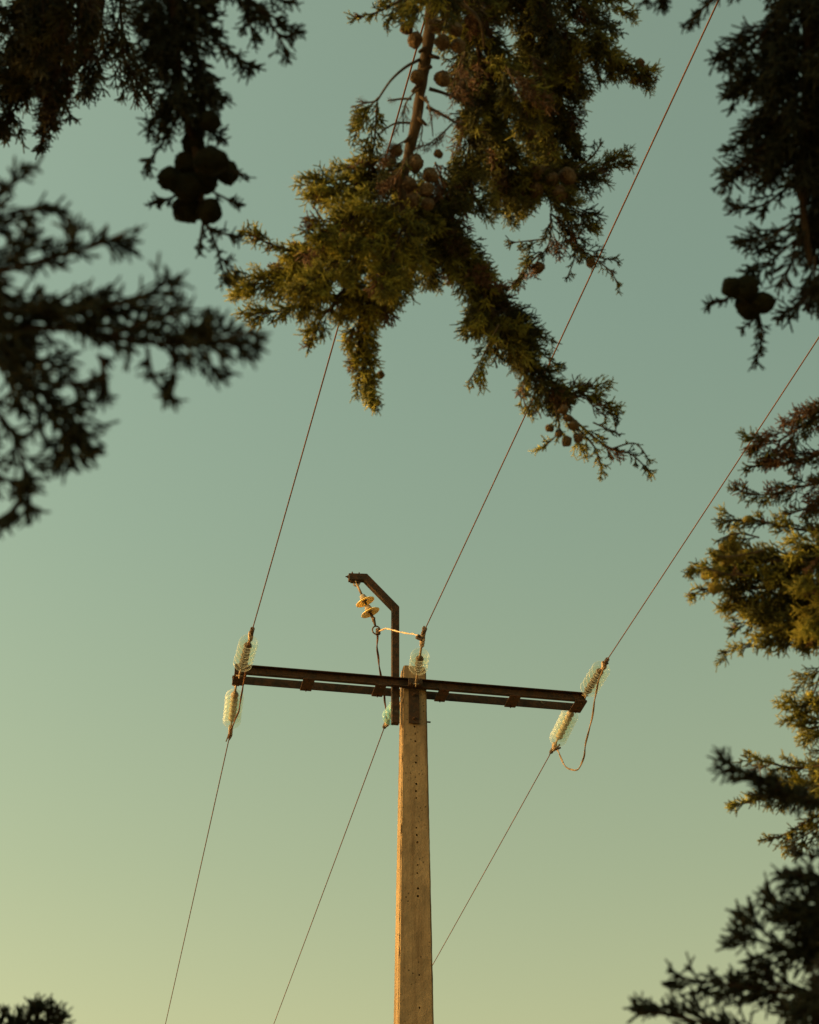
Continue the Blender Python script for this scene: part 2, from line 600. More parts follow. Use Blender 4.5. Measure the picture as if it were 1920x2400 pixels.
for uu in (-0.09, 0.09):
    bm = bmesh.new()
    hv_ = pole_half(ARM_Z + 0.04)[1]
    box_local(bm, uu - 0.02, uu + 0.02, -HV - 0.0035, -hv_ + 0.004, ARM_Z + 0.01, ARM_Z + 0.07)
    put_bm('packer', bm, M_RUST, arm)
    bm = bmesh.new()
    box_local(bm, uu - 0.02, uu + 0.02, hv_ - 0.004, HV + 0.0035, ARM_Z + 0.01, ARM_Z + 0.07)
    put_bm('packer', bm, M_RUST, arm)
for (px, w) in ((562, 0.11), (720, 0.105), (888, 0.10), (1035, 0.10), (1200, 0.105), (1362, 0.11)):
    u = on_v(px, 1610, 0.0)[0]
    if px == 562: u = UL + w / 2 - 0.002
    if px == 1362: u = UR - w / 2 + 0.002
    bm = bmesh.new()
    box_local(bm, u - w / 2, u + w / 2, -HV - FL - 0.006, HV + 0.018, ARM_Z - 0.0115, ARM_Z - 0.0015, 0.002)
    for vv in (-HV - 0.028, HV - 0.012):
        bolt_local(bm, u, vv, ARM_Z - 0.0115, -Z, 0.011, 0.009)
    put_bm('tie_plate', bm, M_RUST2, arm)
# plate that fixes the arm to the face of the pole
def face_plate():
    u0, v, zt = on_v(958, 1612, -HV)
    u1, v, zb = on_v(983, 1697, -HV)
    hv0 = pole_half(ARM_Z - 0.2)[1] + 0.012
    bm = bmesh.new()
    box_local(bm, u0, u1, -hv0 - 0.010, -hv0, zb, ARM_Z - 0.013, 0.002)
    for zz in (ARM_Z - 0.06, zb + 0.05):
        bolt_local(bm, (u0 + u1) / 2, -hv0 - 0.010, zz, -V, 0.017, 0.014)
    put_bm('face_plate', bm, M_RUST, pole)
    bm = bmesh.new()
    box_local(bm, u0 - 0.012, u1 + 0.020, -HV - FL - 0.016, -HV - FL - 0.006, ARM_Z + 0.004, ARM_Z + WEB - 0.004, 0.002)
    bolt_local(bm, u0 + 0.012, -HV - FL - 0.016, ARM_Z + 0.025, -V, 0.013, 0.012)
    bolt_local(bm, u1 - 0.002, -HV - FL - 0.016, ARM_Z + 0.025, -V, 0.013, 0.012)
    put_bm('clamp_plate', bm, M_RUST, pole)
    # through bolt that sticks out of the right-hand side
    V_, F_ = [], []
    u, v, z = on_v(1000, 1692, -0.05)
    hu = pole_half(z)[0]
    tube_into(V_, F_, [U * (hu - 0.03) + V * -0.05 + Z * z, U * (hu + 0.035) + V * -0.05 + Z * z], 0.008, 8)
    put('bolt', V_, F_, M_RUST, pole)
face_plate()

def gooseneck():
    VV = -0.03
    pts = [on_v(926.5, 1697, VV), on_v(926.5, 1427, VV), on_v(856, 1355, VV), on_v(817, 1354, VV)]
    pts = [(p[0], p[2]) for p in pts]
    w = 0.034
    left, right = [], []
    for i, p in enumerate(pts):
        def dirn(a, b_):
            d = Vector((b_[0] - a[0], b_[1] - a[1])); d.normalize(); return d
        d0 = dirn(pts[i - 1], p) if i else dirn(p, pts[1])
        d1 = dirn(p, pts[i + 1]) if i < len(pts) - 1 else d0
        n0 = Vector((-d0.y, d0.x)); n1 = Vector((-d1.y, d1.x))
        m_ = (n0 + n1).normalized()
        k = w / max(0.2, m_.dot(n0))
        left.append(Vector(p) + m_ * k); right.append(Vector(p) - m_ * k)
    bm = bmesh.new()
    def ringv(p, v): return bm.verts.new(U * p.x + V * v + Z * p.y)
    v0, v1 = VV - 0.03, VV + 0.03
    rows = []
    for a, b_ in zip(left, right):
        rows.append((ringv(a, v0), ringv(b_, v0), ringv(b_, v1), ringv(a, v1)))
    for i in range(len(rows) - 1):
        for k in range(4):
            bm.faces.new((rows[i][k], rows[i][(k + 1) % 4], rows[i + 1][(k + 1) % 4], rows[i + 1][k]))
    bm.faces.new(list(reversed(rows[0]))); bm.faces.new(rows[-1])
    bmesh.ops.recalc_face_normals(bm, faces=bm.faces)
    bmesh.ops.bevel(bm, geom=list(bm.edges), offset=0.003, segments=1, affect='EDGES')
    g = put_bm('gooseneck_bracket', bm, M_RUST, pole)
    tip = pts[3]
    for du in (0.035, 0.10):
        bm = bmesh.new()
        bolt_local(bm, tip[0] + du, VV, tip[1] + 0.034, Z, 0.012, 0.016)
        put_bm('bolt', bm, M_RUST, g)
    bm = bmesh.new()
    box_local(bm, tip[0] + 0.02, tip[0] + 0.115, VV - 0.022, VV + 0.022, tip[1] - 0.046, tip[1] - 0.036, 0.002)
    put_bm('hanger_plate', bm, M_RUST, g)
    bm = bmesh.new()
    bolt_local(bm, tip[0], VV, tip[1] + 0.01, -U, 0.012, 0.014)
    put_bm('bolt', bm, M_RUST, g)
    return tip, VV
TIP, TIPV = gooseneck()

# ------------------------------------------------------------------ insulator strings
def lathe(profile, n=28):
    V_, F_ = [], []
    for (x, r) in profile:
        for k in range(n):
            a = 2 * math.pi * k / n
            V_.append((x, r * math.cos(a), r * math.sin(a)))
    for i in range(len(profile) - 1):
        for k in range(n):
            k2 = (k + 1) % n
            F_.append((i * n + k, i * n + k2, (i + 1) * n + k2, (i + 1) * n + k))
    return V_, F_

def closed_lathe(profile, n=28):
    V_, F_ = lathe(profile, n)
    m_ = len(profile)
    for k in range(n):
        k2 = (k + 1) % n
        F_.append(((m_ - 1) * n + k, (m_ - 1) * n + k2, k2, k))
    return V_, F_

R = 0.086
# bell shaped shell: outside dome, rim, ribbed underside (closed loop, axis +x = towards the conductor)
SHELL = [(-0.026, 0.030), (-0.020, 0.046), (-0.010, 0.064), (0.004, 0.078), (0.020, R), (0.026, R - 0.001), (0.028, R - 0.006),
         (0.016, 0.074), (0.006, 0.062), (0.016, 0.054), (0.015, 0.048), (-0.004, 0.042), (-0.014, 0.028)]
CAP = [(-0.068, 0.001), (-0.068, 0.016), (-0.060, 0.026), (-0.045, 0.030), (-0.028, 0.036), (-0.022, 0.036), (-0.018, 0.030), (-0.008, 0.027), (-0.006, 0.001)]
PIN = [(-0.006, 0.001), (-0.006, 0.020), (0.006, 0.016), (0.012, 0.010), (0.032, 0.009), (0.036, 0.014), (0.036, 0.001)]

def lathe_mesh(name, prof, m, closed=False, n=28):
    V_, F_ = (closed_lathe if closed else lathe)(prof, n)
    bm = bmesh.new()
    vs = [bm.verts.new(v) for v in V_]
    for f in F_:
        bm.faces.new([vs[i] for i in f])
    bmesh.ops.remove_doubles(bm, verts=bm.verts, dist=1e-5)
    bmesh.ops.recalc_face_normals(bm, faces=bm.faces)
    me = bpy.data.meshes.new(name)
    bm.to_mesh(me); bm.free()
    me.polygons.foreach_set('use_smooth', np.ones(len(me.polygons), dtype=bool))
    me.materials.append(m)
    return me

FLAT = [(x * 0.45 + 0.002, r * (1.0 if r < 0.05 else 1.08)) for (x, r) in SHELL]
ME_SHELL = {m.name: lathe_mesh('glass_disc', SHELL, m, True) for m in (M_GLASS, M_GLASSBLUE)}
ME_SHELL[M_GLASSLIT.name] = lathe_mesh('glass_disc', FLAT, M_GLASSLIT, True)
ME_CAP = {m.name: lathe_mesh('cap', CAP, m) for m in (M_CAP, M_DARKCAP)}
ME_PIN = lathe_mesh('pin', PIN, M_DARKCAP)

def link(name, me, parent, m4):
    o = bpy.data.objects.new(name, me)
    COL.objects.link(o)
    o.parent = parent
    o.matrix_basis = m4
    return o

def string(p0, p1, n, label, group, first=0.16, pitch=0.098, glass=M_GLASS, cap=M_DARKCAP, clamp=True, link_len=None):
    """insulator string from p0 (at the steelwork) to p1 (at the conductor)"""
    d = (p1 - p0); L = d.length; d.normalize()
    x, y = frame_of(d)
    root = empty('insulator_string', p0)
    root.rotation_euler = Matrix((d, -x, d.cross(-x))).transposed().to_euler()
    tag(root, label, 'insulator', group)
    for i in range(n):
        disc = link('glass_disc', ME_SHELL[glass.name], root, Matrix.Translation((first + i * pitch, 0, 0)))
        link('cap', ME_CAP[cap.name], disc, Matrix())
        link('pin', ME_PIN, disc, Matrix())
    a0, a1 = 0.0, first - 0.066
    # ball link and shackle at the steelwork
    V_, F_ = [], []
    tube_into(V_, F_, [(a0 - 0.01, 0, 0), (a1 + 0.004, 0, 0)], 0.011, 8)
    k = 14
    ringp = [Vector((0.022 * math.cos(2 * math.pi * i / k) + 0.012, 0, 0.028 * math.sin(2 * math.pi * i / k))) for i in range(k + 1)]
    tube_into(V_, F_, ringp, 0.007, 6, False)
    tube_into(V_, F_, [(0.0, -0.03, 0), (0.0, 0.03, 0)], 0.008, 6)
    put('shackle', V_, F_, M_GALV, root, True)
    # rod and strain clamp towards the conductor
    e = first + (n - 1) * pitch + 0.034
    V_, F_ = [], []
    tube_into(V_, F_, smooth_path([(e - 0.004, 0, 0), (e + (L - e) * 0.3, 0, 0.004), (e + (L - e) * 0.55, 0, 0)], 3), 0.010, 7)
    put('rod', V_, F_, M_GALV, root, True)
    if clamp:
        V_, F_ = [], []
        s = e + (L - e) * 0.42
        tube_into(V_, F_, [(s, 0.004, 0), (s + 0.03, 0, 0.006), (s + (L - s) * 0.6, 0, 0.004), (L + 0.02, 0, 0)], [0.012, 0.020, 0.017, 0.009], 8)
        for q in (0.25, 0.45, 0.65):
            xx = s + (L - s) * q
            tube_into(V_, F_, [(xx, -0.014, -0.034), (xx, -0.016, 0.026), (xx, 0.016, 0.026), (xx, 0.014, -0.034)], 0.0055, 6)
            tube_into(V_, F_, [(xx - 0.012, 0, -0.026), (xx + 0.012, 0, -0.026)], 0.017, 6)
        put('strain_clamp', V_, F_, M_GALV, root, False)
    return root

def slope_plane(attach, away, deg):
    d = (V if away else -V) * math.cos(math.radians(deg)) - Z * math.sin(math.radians(deg))
    return attach, U.cross(d).normalized()

def on_slope(px, py, attach, away, deg):
    p, n = slope_plane(attach, away, deg)
    return hit(px, py, p, n)

VF, VB = -HV - 0.035, HV + 0.035
DF, DB = 0.66, 0.93
ends = {}
def attach(px, py, v):
    return POLE + Vector((0, 0, 0)) + U * on_v(px, py, v)[0] + V * v + Z * on_v(px, py, v)[2]

A_FL = attach(561, 1584, VF); E_FL = on_slope(590, 1482, A_FL, False, DF)
A_BL = attach(553, 1606, VB + 0.01); E_BL = on_slope(540, 1718, A_BL, True, DB)
A_FM = attach(975, 1603, VF - 0.03); E_FM = on_slope(993, 1482, A_FM, False, DF)
A_FR = attach(1371, 1630, VF); E_FR = on_slope(1419, 1553, A_FR, False, DF)
A_BR = attach(1346, 1655, VB + 0.01); E_BR = on_slope(1296, 1756, A_BR, True, DB)
A_BM = attach(946, 1640, VB + 0.01); E_BM = on_slope(904, 1697, A_BM, True, DB)
GI = 'glass insulator strings on the crossarm'
string(A_FL, E_FL, 5, 'glass disc string above the left end of the crossarm, facing the viewer', GI, first=(E_FL - A_FL).length * 0.28)
string(A_BL, E_BL, 6, 'bright glass disc string hanging below the left end of the crossarm', GI, first=(E_BL - A_BL).length * 0.22, cap=M_CAP)
string(A_FM, E_FM, 3, 'short string of three glass discs in front of the pole top', GI, first=(E_FM - A_FM).length * 0.33)
string(A_FR, E_FR, 5, 'glass disc string above the right end of the crossarm, facing the viewer', GI, first=(E_FR - A_FR).length * 0.2)
string(A_BR, E_BR, 6, 'bright glass disc string hanging below the right end of the crossarm', GI, first=(E_BR - A_BR).length * 0.2, cap=M_CAP)
string(A_BM, E_BM, 3, 'blue green glass discs half hidden behind the bracket beside the pole', GI, first=(E_BM - A_BM).length * 0.30, glass=M_GLASSBLUE)

# suspension string under the gooseneck: two discs, sun glow painted into the glass colour
S0 = loc(TIP[0] + 0.072, TIPV, TIP[1] - 0.045)
S1u = on_v(876, 1452, TIPV)
S1 = loc(*S1u)
sus = string(S0, S1, 2, 'slanting string of two sunlit glass discs under the gooseneck tip', 'insulators', first=0.205, pitch=0.118, glass=M_GLASSLIT, cap=M_CAP, clamp=False)
del sus['group']
# ring and eye at its lower end
RINGC = loc(*on_v(882, 1477, TIPV))
V_, F_ = [], []
k = 20
for rr in (0.036,):
    tube_into(V_, F_, [RINGC + U * (rr * math.cos(2 * math.pi * i / k)) + Z * (rr * 1.15 * math.sin(2 * math.pi * i / k)) for i in range(k + 1)], 0.007, 8, False)
tube_into(V_, F_, [S1 + (S0 - S1) * 0.16, S1, RINGC + Z * 0.041 - U * 0.008], [0.012, 0.016, 0.009], 8)
tube_into(V_, F_, [S1 - V * 0.03, S1 + V * 0.03], 0.012, 8)
# lashing
JUNC = loc(*on_v(886, 1481, TIPV))
for i in range(5):
    c = JUNC + Z * (0.012 * (i - 2)) + U * 0.004 * (i % 2)
    tube_into(V_, F_, [c + U * (0.017 * math.cos(t)) + V * (0.017 * math.sin(t)) + Z * (0.004 * math.sin(t * 2)) for t in [j * math.pi / 5 for j in range(11)]], 0.006, 6, False)
inv = sus.matrix_basis.inverted()
put('ring', [inv @ Vector(v) for v in V_], F_, M_DARKCAP, sus, True)

# ------------------------------------------------------------------ wires
WR = 0.0049
def wire_obj(name, pts, r, label, cat, m=M_WIRE, sides=6, group=None):
    V_, F_ = [], []
    base = Vector(pts[0])
    tube_into(V_, F_, [Vector(p) - base for p in pts], r, sides)
    o = put(name, V_, F_, m, None, True)
    o.location = base
    return tag(o, label, cat, group)

def conductor(E, far_px, A, away, deg, label, extend):
    Pf = on_slope(far_px[0], far_px[1], A, away, deg)
    d = (Pf - E); s1 = d.length; d.normalize()
    pts = []
    n = 60
    for i in range(n + 1):
        s = extend * i / n
        sag = 0.00045 * s * (s - s1)       # zero at both ends of the seen stretch, lifts again further off
        pts.append(E + d * s + Z * sag)
    return wire_obj('power_line', pts, WR, label, 'wire', group='power lines strung from the crossarm')

conductor(E_FL, (975, 120), A_FL, False, DF, 'power line from the upper left insulator, passing behind the hanging cypress branch', 40)
conductor(E_FM, (1680, 10), A_FM, False, DF, 'power line rising from the pole top to the upper right corner', 40)
conductor(E_FR, (1920, 790), A_FR, False, DF, 'power line from the upper right insulator to the right edge', 40)
conductor(E_BL, (388, 2400), A_BL, True, DB, 'power line falling from the lower left insulator string', 45)
conductor(E_BM, (642, 2400), A_BM, True, DB, 'power line falling from the insulator hidden behind the bracket', 45)
conductor(E_BR, (1018, 2255), A_BR, True, DB, 'power line falling from the lower right insulator and passing behind the pole', 45)

def twisted(name, pts, label, m=M_WIRE, r=0.0055, off=0.006, turns=5.0, sub=8):
    path = smooth_path(pts, sub)
    V_, F_ = [], []
    base = path[0].copy()
    n = len(path)
    for s in (0, math.pi):
        strand = []
        for i, p in enumerate(path):
            d = path[min(i + 1, n - 1)] - path[max(i - 1, 0)]
            x, y = frame_of(d)
            a = s + turns * 2 * math.pi * i / (n - 1)
            o = off * (0.6 + 0.5 * math.sin(i * 0.37 + s))
            strand.append(p - base + x * (o * math.cos(a)) + y * (o * math.sin(a)))
        tube_into(V_, F_, strand, r, 6)
    o = put(name, V_, F_, m, None, True)
    o.location = base
    return tag(o, label, 'wire', 'jumper wires between insulators')

def vp(px, py, v):
    return loc(*on_v(px, py, v))
def vdist(P): return (P - POLE).dot(V)
vE = {k: vdist(P) for k, P in (('FL', E_FL), ('BL', E_BL), ('FM', E_FM), ('FR', E_FR), ('BR', E_BR), ('BM', E_BM))}
def between(pxs, va, vb):
    n = len(pxs) - 1
    return [vp(px, py, va + (vb - va) * i / n) for i, (px, py) in enumerate(pxs)]
twisted('jumper_wire', between([(587, 1492), (584, 1520), (580, 1550), (573, 1590), (566, 1628), (560, 1665), (549, 1693), (540, 1716), (536, 1730)], vE['FL'] + 0.05, vE['BL'] - 0.02),
        'long twisted jumper wire across the left end of the crossarm', off=0.005, turns=3)
twisted('jumper_wire', between([(1414, 1565), (1402, 1600), (1394, 1640), (1386, 1690), (1374, 1735), (1368, 1775), (1356, 1802), (1338, 1804), (1322, 1792), (1312, 1768), (1304, 1754)], vE['FR'] + 0.05, vE['BR'] - 0.03),
        'looped jumper wire sagging below the right end of the crossarm', turns=4, m=M_WIREMID)
twisted('jumper_wire', between([(885, 1488), (884, 1520), (888, 1555), (893, 1590), (900, 1625), (904, 1655), (907, 1690)], TIPV, vE['BM'] - 0.02),
        'upright jumper wire dropping from the slanting string behind the crossarm', turns=2, off=0.008)
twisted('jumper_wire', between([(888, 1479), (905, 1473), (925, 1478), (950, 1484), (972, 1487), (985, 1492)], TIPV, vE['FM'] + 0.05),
        'pale sunlit jumper wire from the slanting string to the pole top string', m=M_WIRELIT, turns=3, r=0.0045, off=0.006)

# lashings and little loose tails where the conductors are tied off
def tails(E, items, label):
    V_, F_ = [], []
    for pts, r in items:
        P = smooth_path([vp(px, py, vdist(E)) for (px, py) in pts], 4)
        tube_into(V_, F_, [p - E for p in P], r, 6)
    for i in range(5):
        c = Vector((0, 0, 0)) + (V if vdist(E) > 0 else -V) * (-0.02 + 0.022 * i)
        tube_into(V_, F_, [c + U * (0.015 * math.cos(t)) + Z * (0.015 * math.sin(t)) for t in [j * math.pi / 5 for j in range(11)]], 0.005, 5, False)
    o = put('wire_tie', V_, F_, M_DARKCAP, None, True)
    o.location = E
    return tag(o, label, 'wire tie', 'wire ties at the ends of the power lines')
tails(E_FL, [([(590, 1490), (586, 1480), (592, 1477)], 0.006)], 'wire tie on the line above the left end of the crossarm')
tails(E_BL, [([(536, 1712), (544, 1722), (536, 1736)], 0.006), ([(540, 1712), (530, 1738)], 0.006)], 'wire tie under the lower left insulator string')
tails(E_FM, [([(995, 1490), (996, 1482), (991, 1474), (995, 1468)], 0.008), ([(985, 1490), (976, 1494), (990, 1500)], 0.012), ([(979, 1488), (992, 1497)], 0.010)], 'wire tie above the three disc string at the pole top')
tails(E_FR, [([(1412, 1552), (1422, 1550)], 0.007), ([(1416, 1560), (1426, 1554)], 0.007)], 'wire tie on the line above the right end of the crossarm')
tails(E_BR, [([(1312, 1745), (1303, 1757), (1314, 1752)], 0.010), ([(1300, 1752), (1288, 1768)], 0.006)], 'wire tie under the lower right insulator string')
tails(E_BM, [([(906, 1690), (903, 1700)], 0.014)], 'wire tie beside the foot of the bracket')

# ------------------------------------------------------------------ cypress foliage
class Soup:
    """triangle soup gathered with numpy, one mesh in the end"""
    def __init__(self):
        self.v, self.f, self.t, self.n = [], [], [], 0
    def add(self, v, f, t):
        self.v.append(v); self.f.append(f + self.n); self.n += len(v)
        self.t.append(np.full(len(v), t) if np.isscalar(t) else t)
    def build(self, name, m, parent, base):
        v = np.concatenate(self.v) - np.array(base)
        return put(name, v, np.concatenate(self.f), m, parent, True, np.concatenate(self.t))

def spray_proto(L, r, detail=2, seed=0):
    """one cypress spray along +x: axis, side branchlets all round, blunt scale-leaf cords"""
    g = random.Random(seed)
    segs = []
    def chain(p, d, length, r0, r1, step, bend):
        n = max(1, int(round(length / step)))
        pts = [p.copy()]
        d = d.normalized()
        for i in range(n):
            d = (d + Vector((g.uniform(-1, 1), g.uniform(-1, 1), g.uniform(-1, 1))) * bend).normalized()
            pts.append(pts[-1] + d * (length / n))
        for i in range(n):
            ra = r0 + (r1 - r0) * i / n; rb = r0 + (r1 - r0) * (i + 1) / n
            segs.append((pts[i], pts[i + 1], ra, rb, i == n - 1))
        return pts
    step = (0.006 if L > 0.02 else L / 3.2) if detail > 1 else L / (8 if L < 0.1 else 14)
    ax = chain(Vector((0, 0, 0)), Vector((1, 0, 0)), L, r * 1.15, r * 0.8, step, 0.10)
    az = g.uniform(0, 6.28)
    n = len(ax)
    for i in range(1, n - 1):
        t = i / (n - 1)
        for s in (0, math.pi):
            if g.random() < 0.12: continue
            az2 = az + s + g.uniform(-0.4, 0.4)
            d = (ax[i + 1] - ax[i - 1]).normalized()
            x, y = frame_of(d)
            ang = g.uniform(0.42, 0.78)
            dd = d * math.cos(ang) + (x * math.cos(az2) + y * math.sin(az2)) * math.sin(ang)
            ln = (0.50 * L * (1 - t) ** 0.8 + min(0.007, 0.2 * L)) * g.uniform(0.55, 1.15)
            br = chain(ax[i], dd, ln, r * 0.95, r * 0.8, 0.0055 if detail > 1 else ln / 3, 0.16)
            if L > 0.1:                       # twiglets of the big sprays
                for j in range(1, len(br)):
                    for s2 in (-1, 1):
                        d2 = (br[j] - br[j - 1]).normalized()
                        x2, y2 = frame_of(d2)
                        a2 = g.uniform(0, 6.28)
                        e2 = d2 + (x2 * math.cos(a2) + y2 * math.sin(a2)) * 0.75
                        segs.append((br[j], br[j] + e2 * g.uniform(0.010, 0.024), r * 0.9, r * 0.6, True))
            if detail > 1:
                b2 = g.uniform(0, 6.28)
                for j in range(1, len(br)):
                    for s2 in (0, math.pi):
                        if g.random() < 0.42: continue
                        d2 = (br[j] - br[j - 1]).normalized()
                        x2, y2 = frame_of(d2)
                        a2 = b2 + s2 + g.uniform(-0.5, 0.5)
                        an = g.uniform(0.42, 0.85)
                        e2 = d2 * math.cos(an) + (x2 * math.cos(a2) + y2 * math.sin(a2)) * math.sin(an)
                        segs.append((br[j - 1].lerp(br[j], 0.7), br[j - 1].lerp(br[j], 0.7) + e2 * g.uniform(0.006, 0.0155) * min(1.0, 0.35 + L / 0.045), r * 0.9, r * 0.75, True))
                    b2 += 1.3
        az += 1.25
    verts, faces, age_shade = [], [], []
    for (a, b_, ra, rb, tip) in segs:
        d = (b_ - a)
        if d.length < 1e-7: continue
        x, y = frame_of(d)
        k0 = len(verts)
        for (p, rr) in ((a, ra), (b_, rb)):
            for q in range(3):
                an = 2.094 * q + 0.5
                verts.append(p + x * rr * math.cos(an) + y * rr * math.sin(an))
                age_shade.append(min(1.0, 0.55 * p.x / L + 6.0 * math.hypot(p.y, p.z) / (L + 0.02) * 0.16 + (0.25 if tip else 0.0)))
        for q in range(3):
            q2 = (q + 1) % 3
            faces.append((k0 + q, k0 + q2, k0 + 3 + q2)); faces.append((k0 + q, k0 + 3 + q2, k0 + 3 + q))
        if tip:
            verts.append(b_ + d.normalized() * rb * 1.2)
            age_shade.append(min(1.0, 0.8 + 0.2 * b_.x / L))
            for q in range(3):
                faces.append((k0 + 3 + q, k0 + 3 + (q + 1) % 3, k0 + 6))
    return np.array([tuple(v) for v in verts]), np.array(faces, dtype=np.int64), np.array(age_shade)

CORD = 0.00125
PROTO = {L: [spray_proto(L, CORD, 2, int(L * 1e4) + i) for i in range(6)] for L in (0.010, 0.017, 0.028, 0.042, 0.058, 0.075)}
SPARSE = [spray_proto(0.05, 0.0009, 1, 900 + i) for i in range(4)]
COARSE = [spray_proto(0.20, 0.0032, 1, 500 + i) for i in range(6)]

def orient(d, roll):
    d = d / np.linalg.norm(d)
    a = np.array((0, 0, 1.0)) if abs(d[2]) < 0.9 else np.array((1.0, 0, 0))
    x = np.cross(d, a); x /= np.linalg.norm(x)
    y = np.cross(d, x)
    c, s = math.cos(roll), math.sin(roll)
    return np.stack((d, c * x + s * y, -s * x + c * y), axis=1)

def add_spray(soup, p, d, length, t, protos=None):
    if protos is None:
        L = min(PROTO, key=lambda q: abs(q - length))
        v, f, age_shade = PROTO[L][nrg.integers(6)]
        sc = min(1.25, max(0.75, length / L))
    else:
        v, f, age_shade = protos[nrg.integers(len(protos))]
        sc = length
    Rm = orient(np.array(d), nrg.uniform(0, 6.28))
    # tips lighter as young growth; inner cords darkened as painted self-shade
    tt = np.full(len(v), t) if t < 0.16 else np.clip(0.16 + (t - 0.16) * (0.15 + 1.15 * age_shade), 0.16, 1.0)
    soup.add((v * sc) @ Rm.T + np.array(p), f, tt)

class Branch:
    def __init__(self, tree, base, label=None):
        self.tree, self.base = tree, Vector(base)
        self.wv, self.wf = [], []
        self.soup = Soup()
        self.cones = []
        self.label = label
        self.hk, self.dk = 1.0, 1.0
    def wood(self, pts, r0, r1, sub=5, sides=7, knobbly=0.0):
        path = smooth_path(pts, sub)
        n = len(path) - 1
        rad = [(r0 + (r1 - r0) * i / n) * (1 + knobbly * noise.noise(path[i] * 40)) for i in range(n + 1)]
        tube_into(self.wv, self.wf, [p - self.base for p in path], rad, sides)
        return path
    def limb(self, pts, r0, r1, sub=6, sides=7, tint=(0.2, 0.8)):
        """the part of the branch between the trunk and the picture: wood with its own leafy side shoots"""
        path = self.wood(pts, r0 * 0.7, r1, sub + 4, sides, 0.25)
        for i in range(2, len(path) - 1):
            d = (path[i + 1] - path[i - 1]).normalized()
            x, y = frame_of(d)
            zq = max(0.25, (path[i] - CAM).dot(Vector((0, CP, SP))))
            seg = (path[i + 1] - path[i]).length
            for k in range(max(2, int(seg / 0.013))):
                p = path[i].lerp(path[i + 1], nrg.random())
                if in_frame(p, 0.27 * F / zq): continue
                a = nrg.uniform(0, 6.28)
                dd = d * nrg.uniform(0.4, 1.2) + x * math.cos(a) + y * math.sin(a) + Vector((0, 0, -0.25))
                add_spray(self.soup, p, dd, nrg.uniform(0.45, 1.0), nrg.uniform(*tint), COARSE)
        return path
    def plume(self, pxs, D, hw, dens=1.0, tint=(0.2, 1.0), D1=None, taper=0.35, r0=None, fwd=0.75, maxlen=0.075, spread=1.0):
        """leafy shoot along a pixel path; hw is the half width in pixels at its thick part"""
        D1 = D if D1 is None else D1
        if hw > 8:
            hw, dens = hw * self.hk, dens * self.dk
        n = len(pxs) - 1
        pts = [at(px, py, D + (D1 - D) * i / n) for i, (px, py) in enumerate(pxs)]
        path = smooth_path(pts, 8)
        length = sum((path[i + 1] - path[i]).length for i in range(len(path) - 1))
        self.wood(pts, r0 if r0 else 0.0012 + 0.008 * length, 0.0012, 8, 5)
        m_per_px = (D + D1) / 2 / F
        H = hw * m_per_px
        N = max(6, int(0.8 * dens * (length / 0.0045) * (0.45 + H / 0.040)))
        if H < 0.008: N = int(length / (0.0035 if hw > 12 else 0.006))
        lens = [0.0]
        for i in range(len(path) - 1):
            lens.append(lens[-1] + (path[i + 1] - path[i]).length)
        for k in range(N):
            t = (k + nrg.random()) / N
            s = t * length
            i = min(len(path) - 2, int(np.searchsorted(lens, s) - 1)) if s > 0 else 0
            i = max(0, i)
            seg = (path[i + 1] - path[i])
            p = path[i] + seg * ((s - lens[i]) / max(1e-9, seg.length))
            d = seg.normalized()
            x, y = frame_of(d)
            phi = nrg.uniform(0, 6.28)
            rad = x * math.cos(phi) + y * math.sin(phi)
            env = H * ((0.75 + 0.25 * math.sin(min(1, t * 3) * 1.57)) * (1 - (1 - taper) * t ** 1.6))
            env *= 0.95 + 0.8 * noise.noise(p * 15 + Vector((hw, 0, 0)))
            th = nrg.uniform(0.25, 1.0) * fwd / 0.75
            want = env * nrg.uniform(0.3, 1.15)
            ln = min(maxlen, max(0.017 if hw > 13 else 0.0085, want / max(0.3, math.sin(th)) * 0.8))
            ln = min(ln, (1 - t) * length / math.cos(th) + 0.002 + 14 * m_per_px)
            r_in = max(0.0, want - ln * math.sin(th) * 0.9) * spread
            q = p + rad * r_in
            dd = d * math.cos(th) + rad * math.sin(th) + Vector((0, 0, -0.12))
            tt = nrg.uniform(*tint)
            if nrg.random() < 0.05: tt = nrg.uniform(0.0, 0.14)      # dead brown sprig
            if r_in > 0.006:
                back = p - d * (r_in * 0.7)
                tube_into(self.wv, self.wf, [back - self.base, p.lerp(q, 0.5) - d * r_in * 0.15 - self.base, q - self.base], [0.0013, 0.0011, 0.0009], 4, False)
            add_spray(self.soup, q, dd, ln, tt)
            if t > 0.97 or k == N - 1:
                add_spray(self.soup, path[-1] - d * 0.015, d + Vector((nrg.uniform(-.3, .3), nrg.uniform(-.3, .3), nrg.uniform(-.3, .3))), 0.017, tt)
    def twiglets(self, pxs, D, n, ln=0.035, tint=(0.0, 0.15), r=0.0012, D1=None):
        """bare twig with a few dry threads"""
        D1 = D if D1 is None else D1
        m_ = len(pxs) - 1
        pts = [at(px, py, D + (D1 - D) * i / m_) for i, (px, py) in enumerate(pxs)]
        path = self.wood(pts, r * 1.6, r * 0.8, 6, 5)
        for k in range(n):
            i = int(len(path) * nrg.uniform(0.25, 1.0)) - 1
            i = max(0, min(i, len(path) - 2))
            d = (path[i + 1] - path[i]).normalized()
            dd = d + Vector((nrg.uniform(-1, 1), nrg.uniform(-1, 1), nrg.uniform(-1, .6))) * 0.7
            add_spray(self.soup, path[i], dd, nrg.uniform(0.5, 1.0) * ln / 0.05, nrg.uniform(*tint), SPARSE)
    def cone(self, px, py, rpx, D, m):
        self.cones.append((px, py, rpx, D, m))
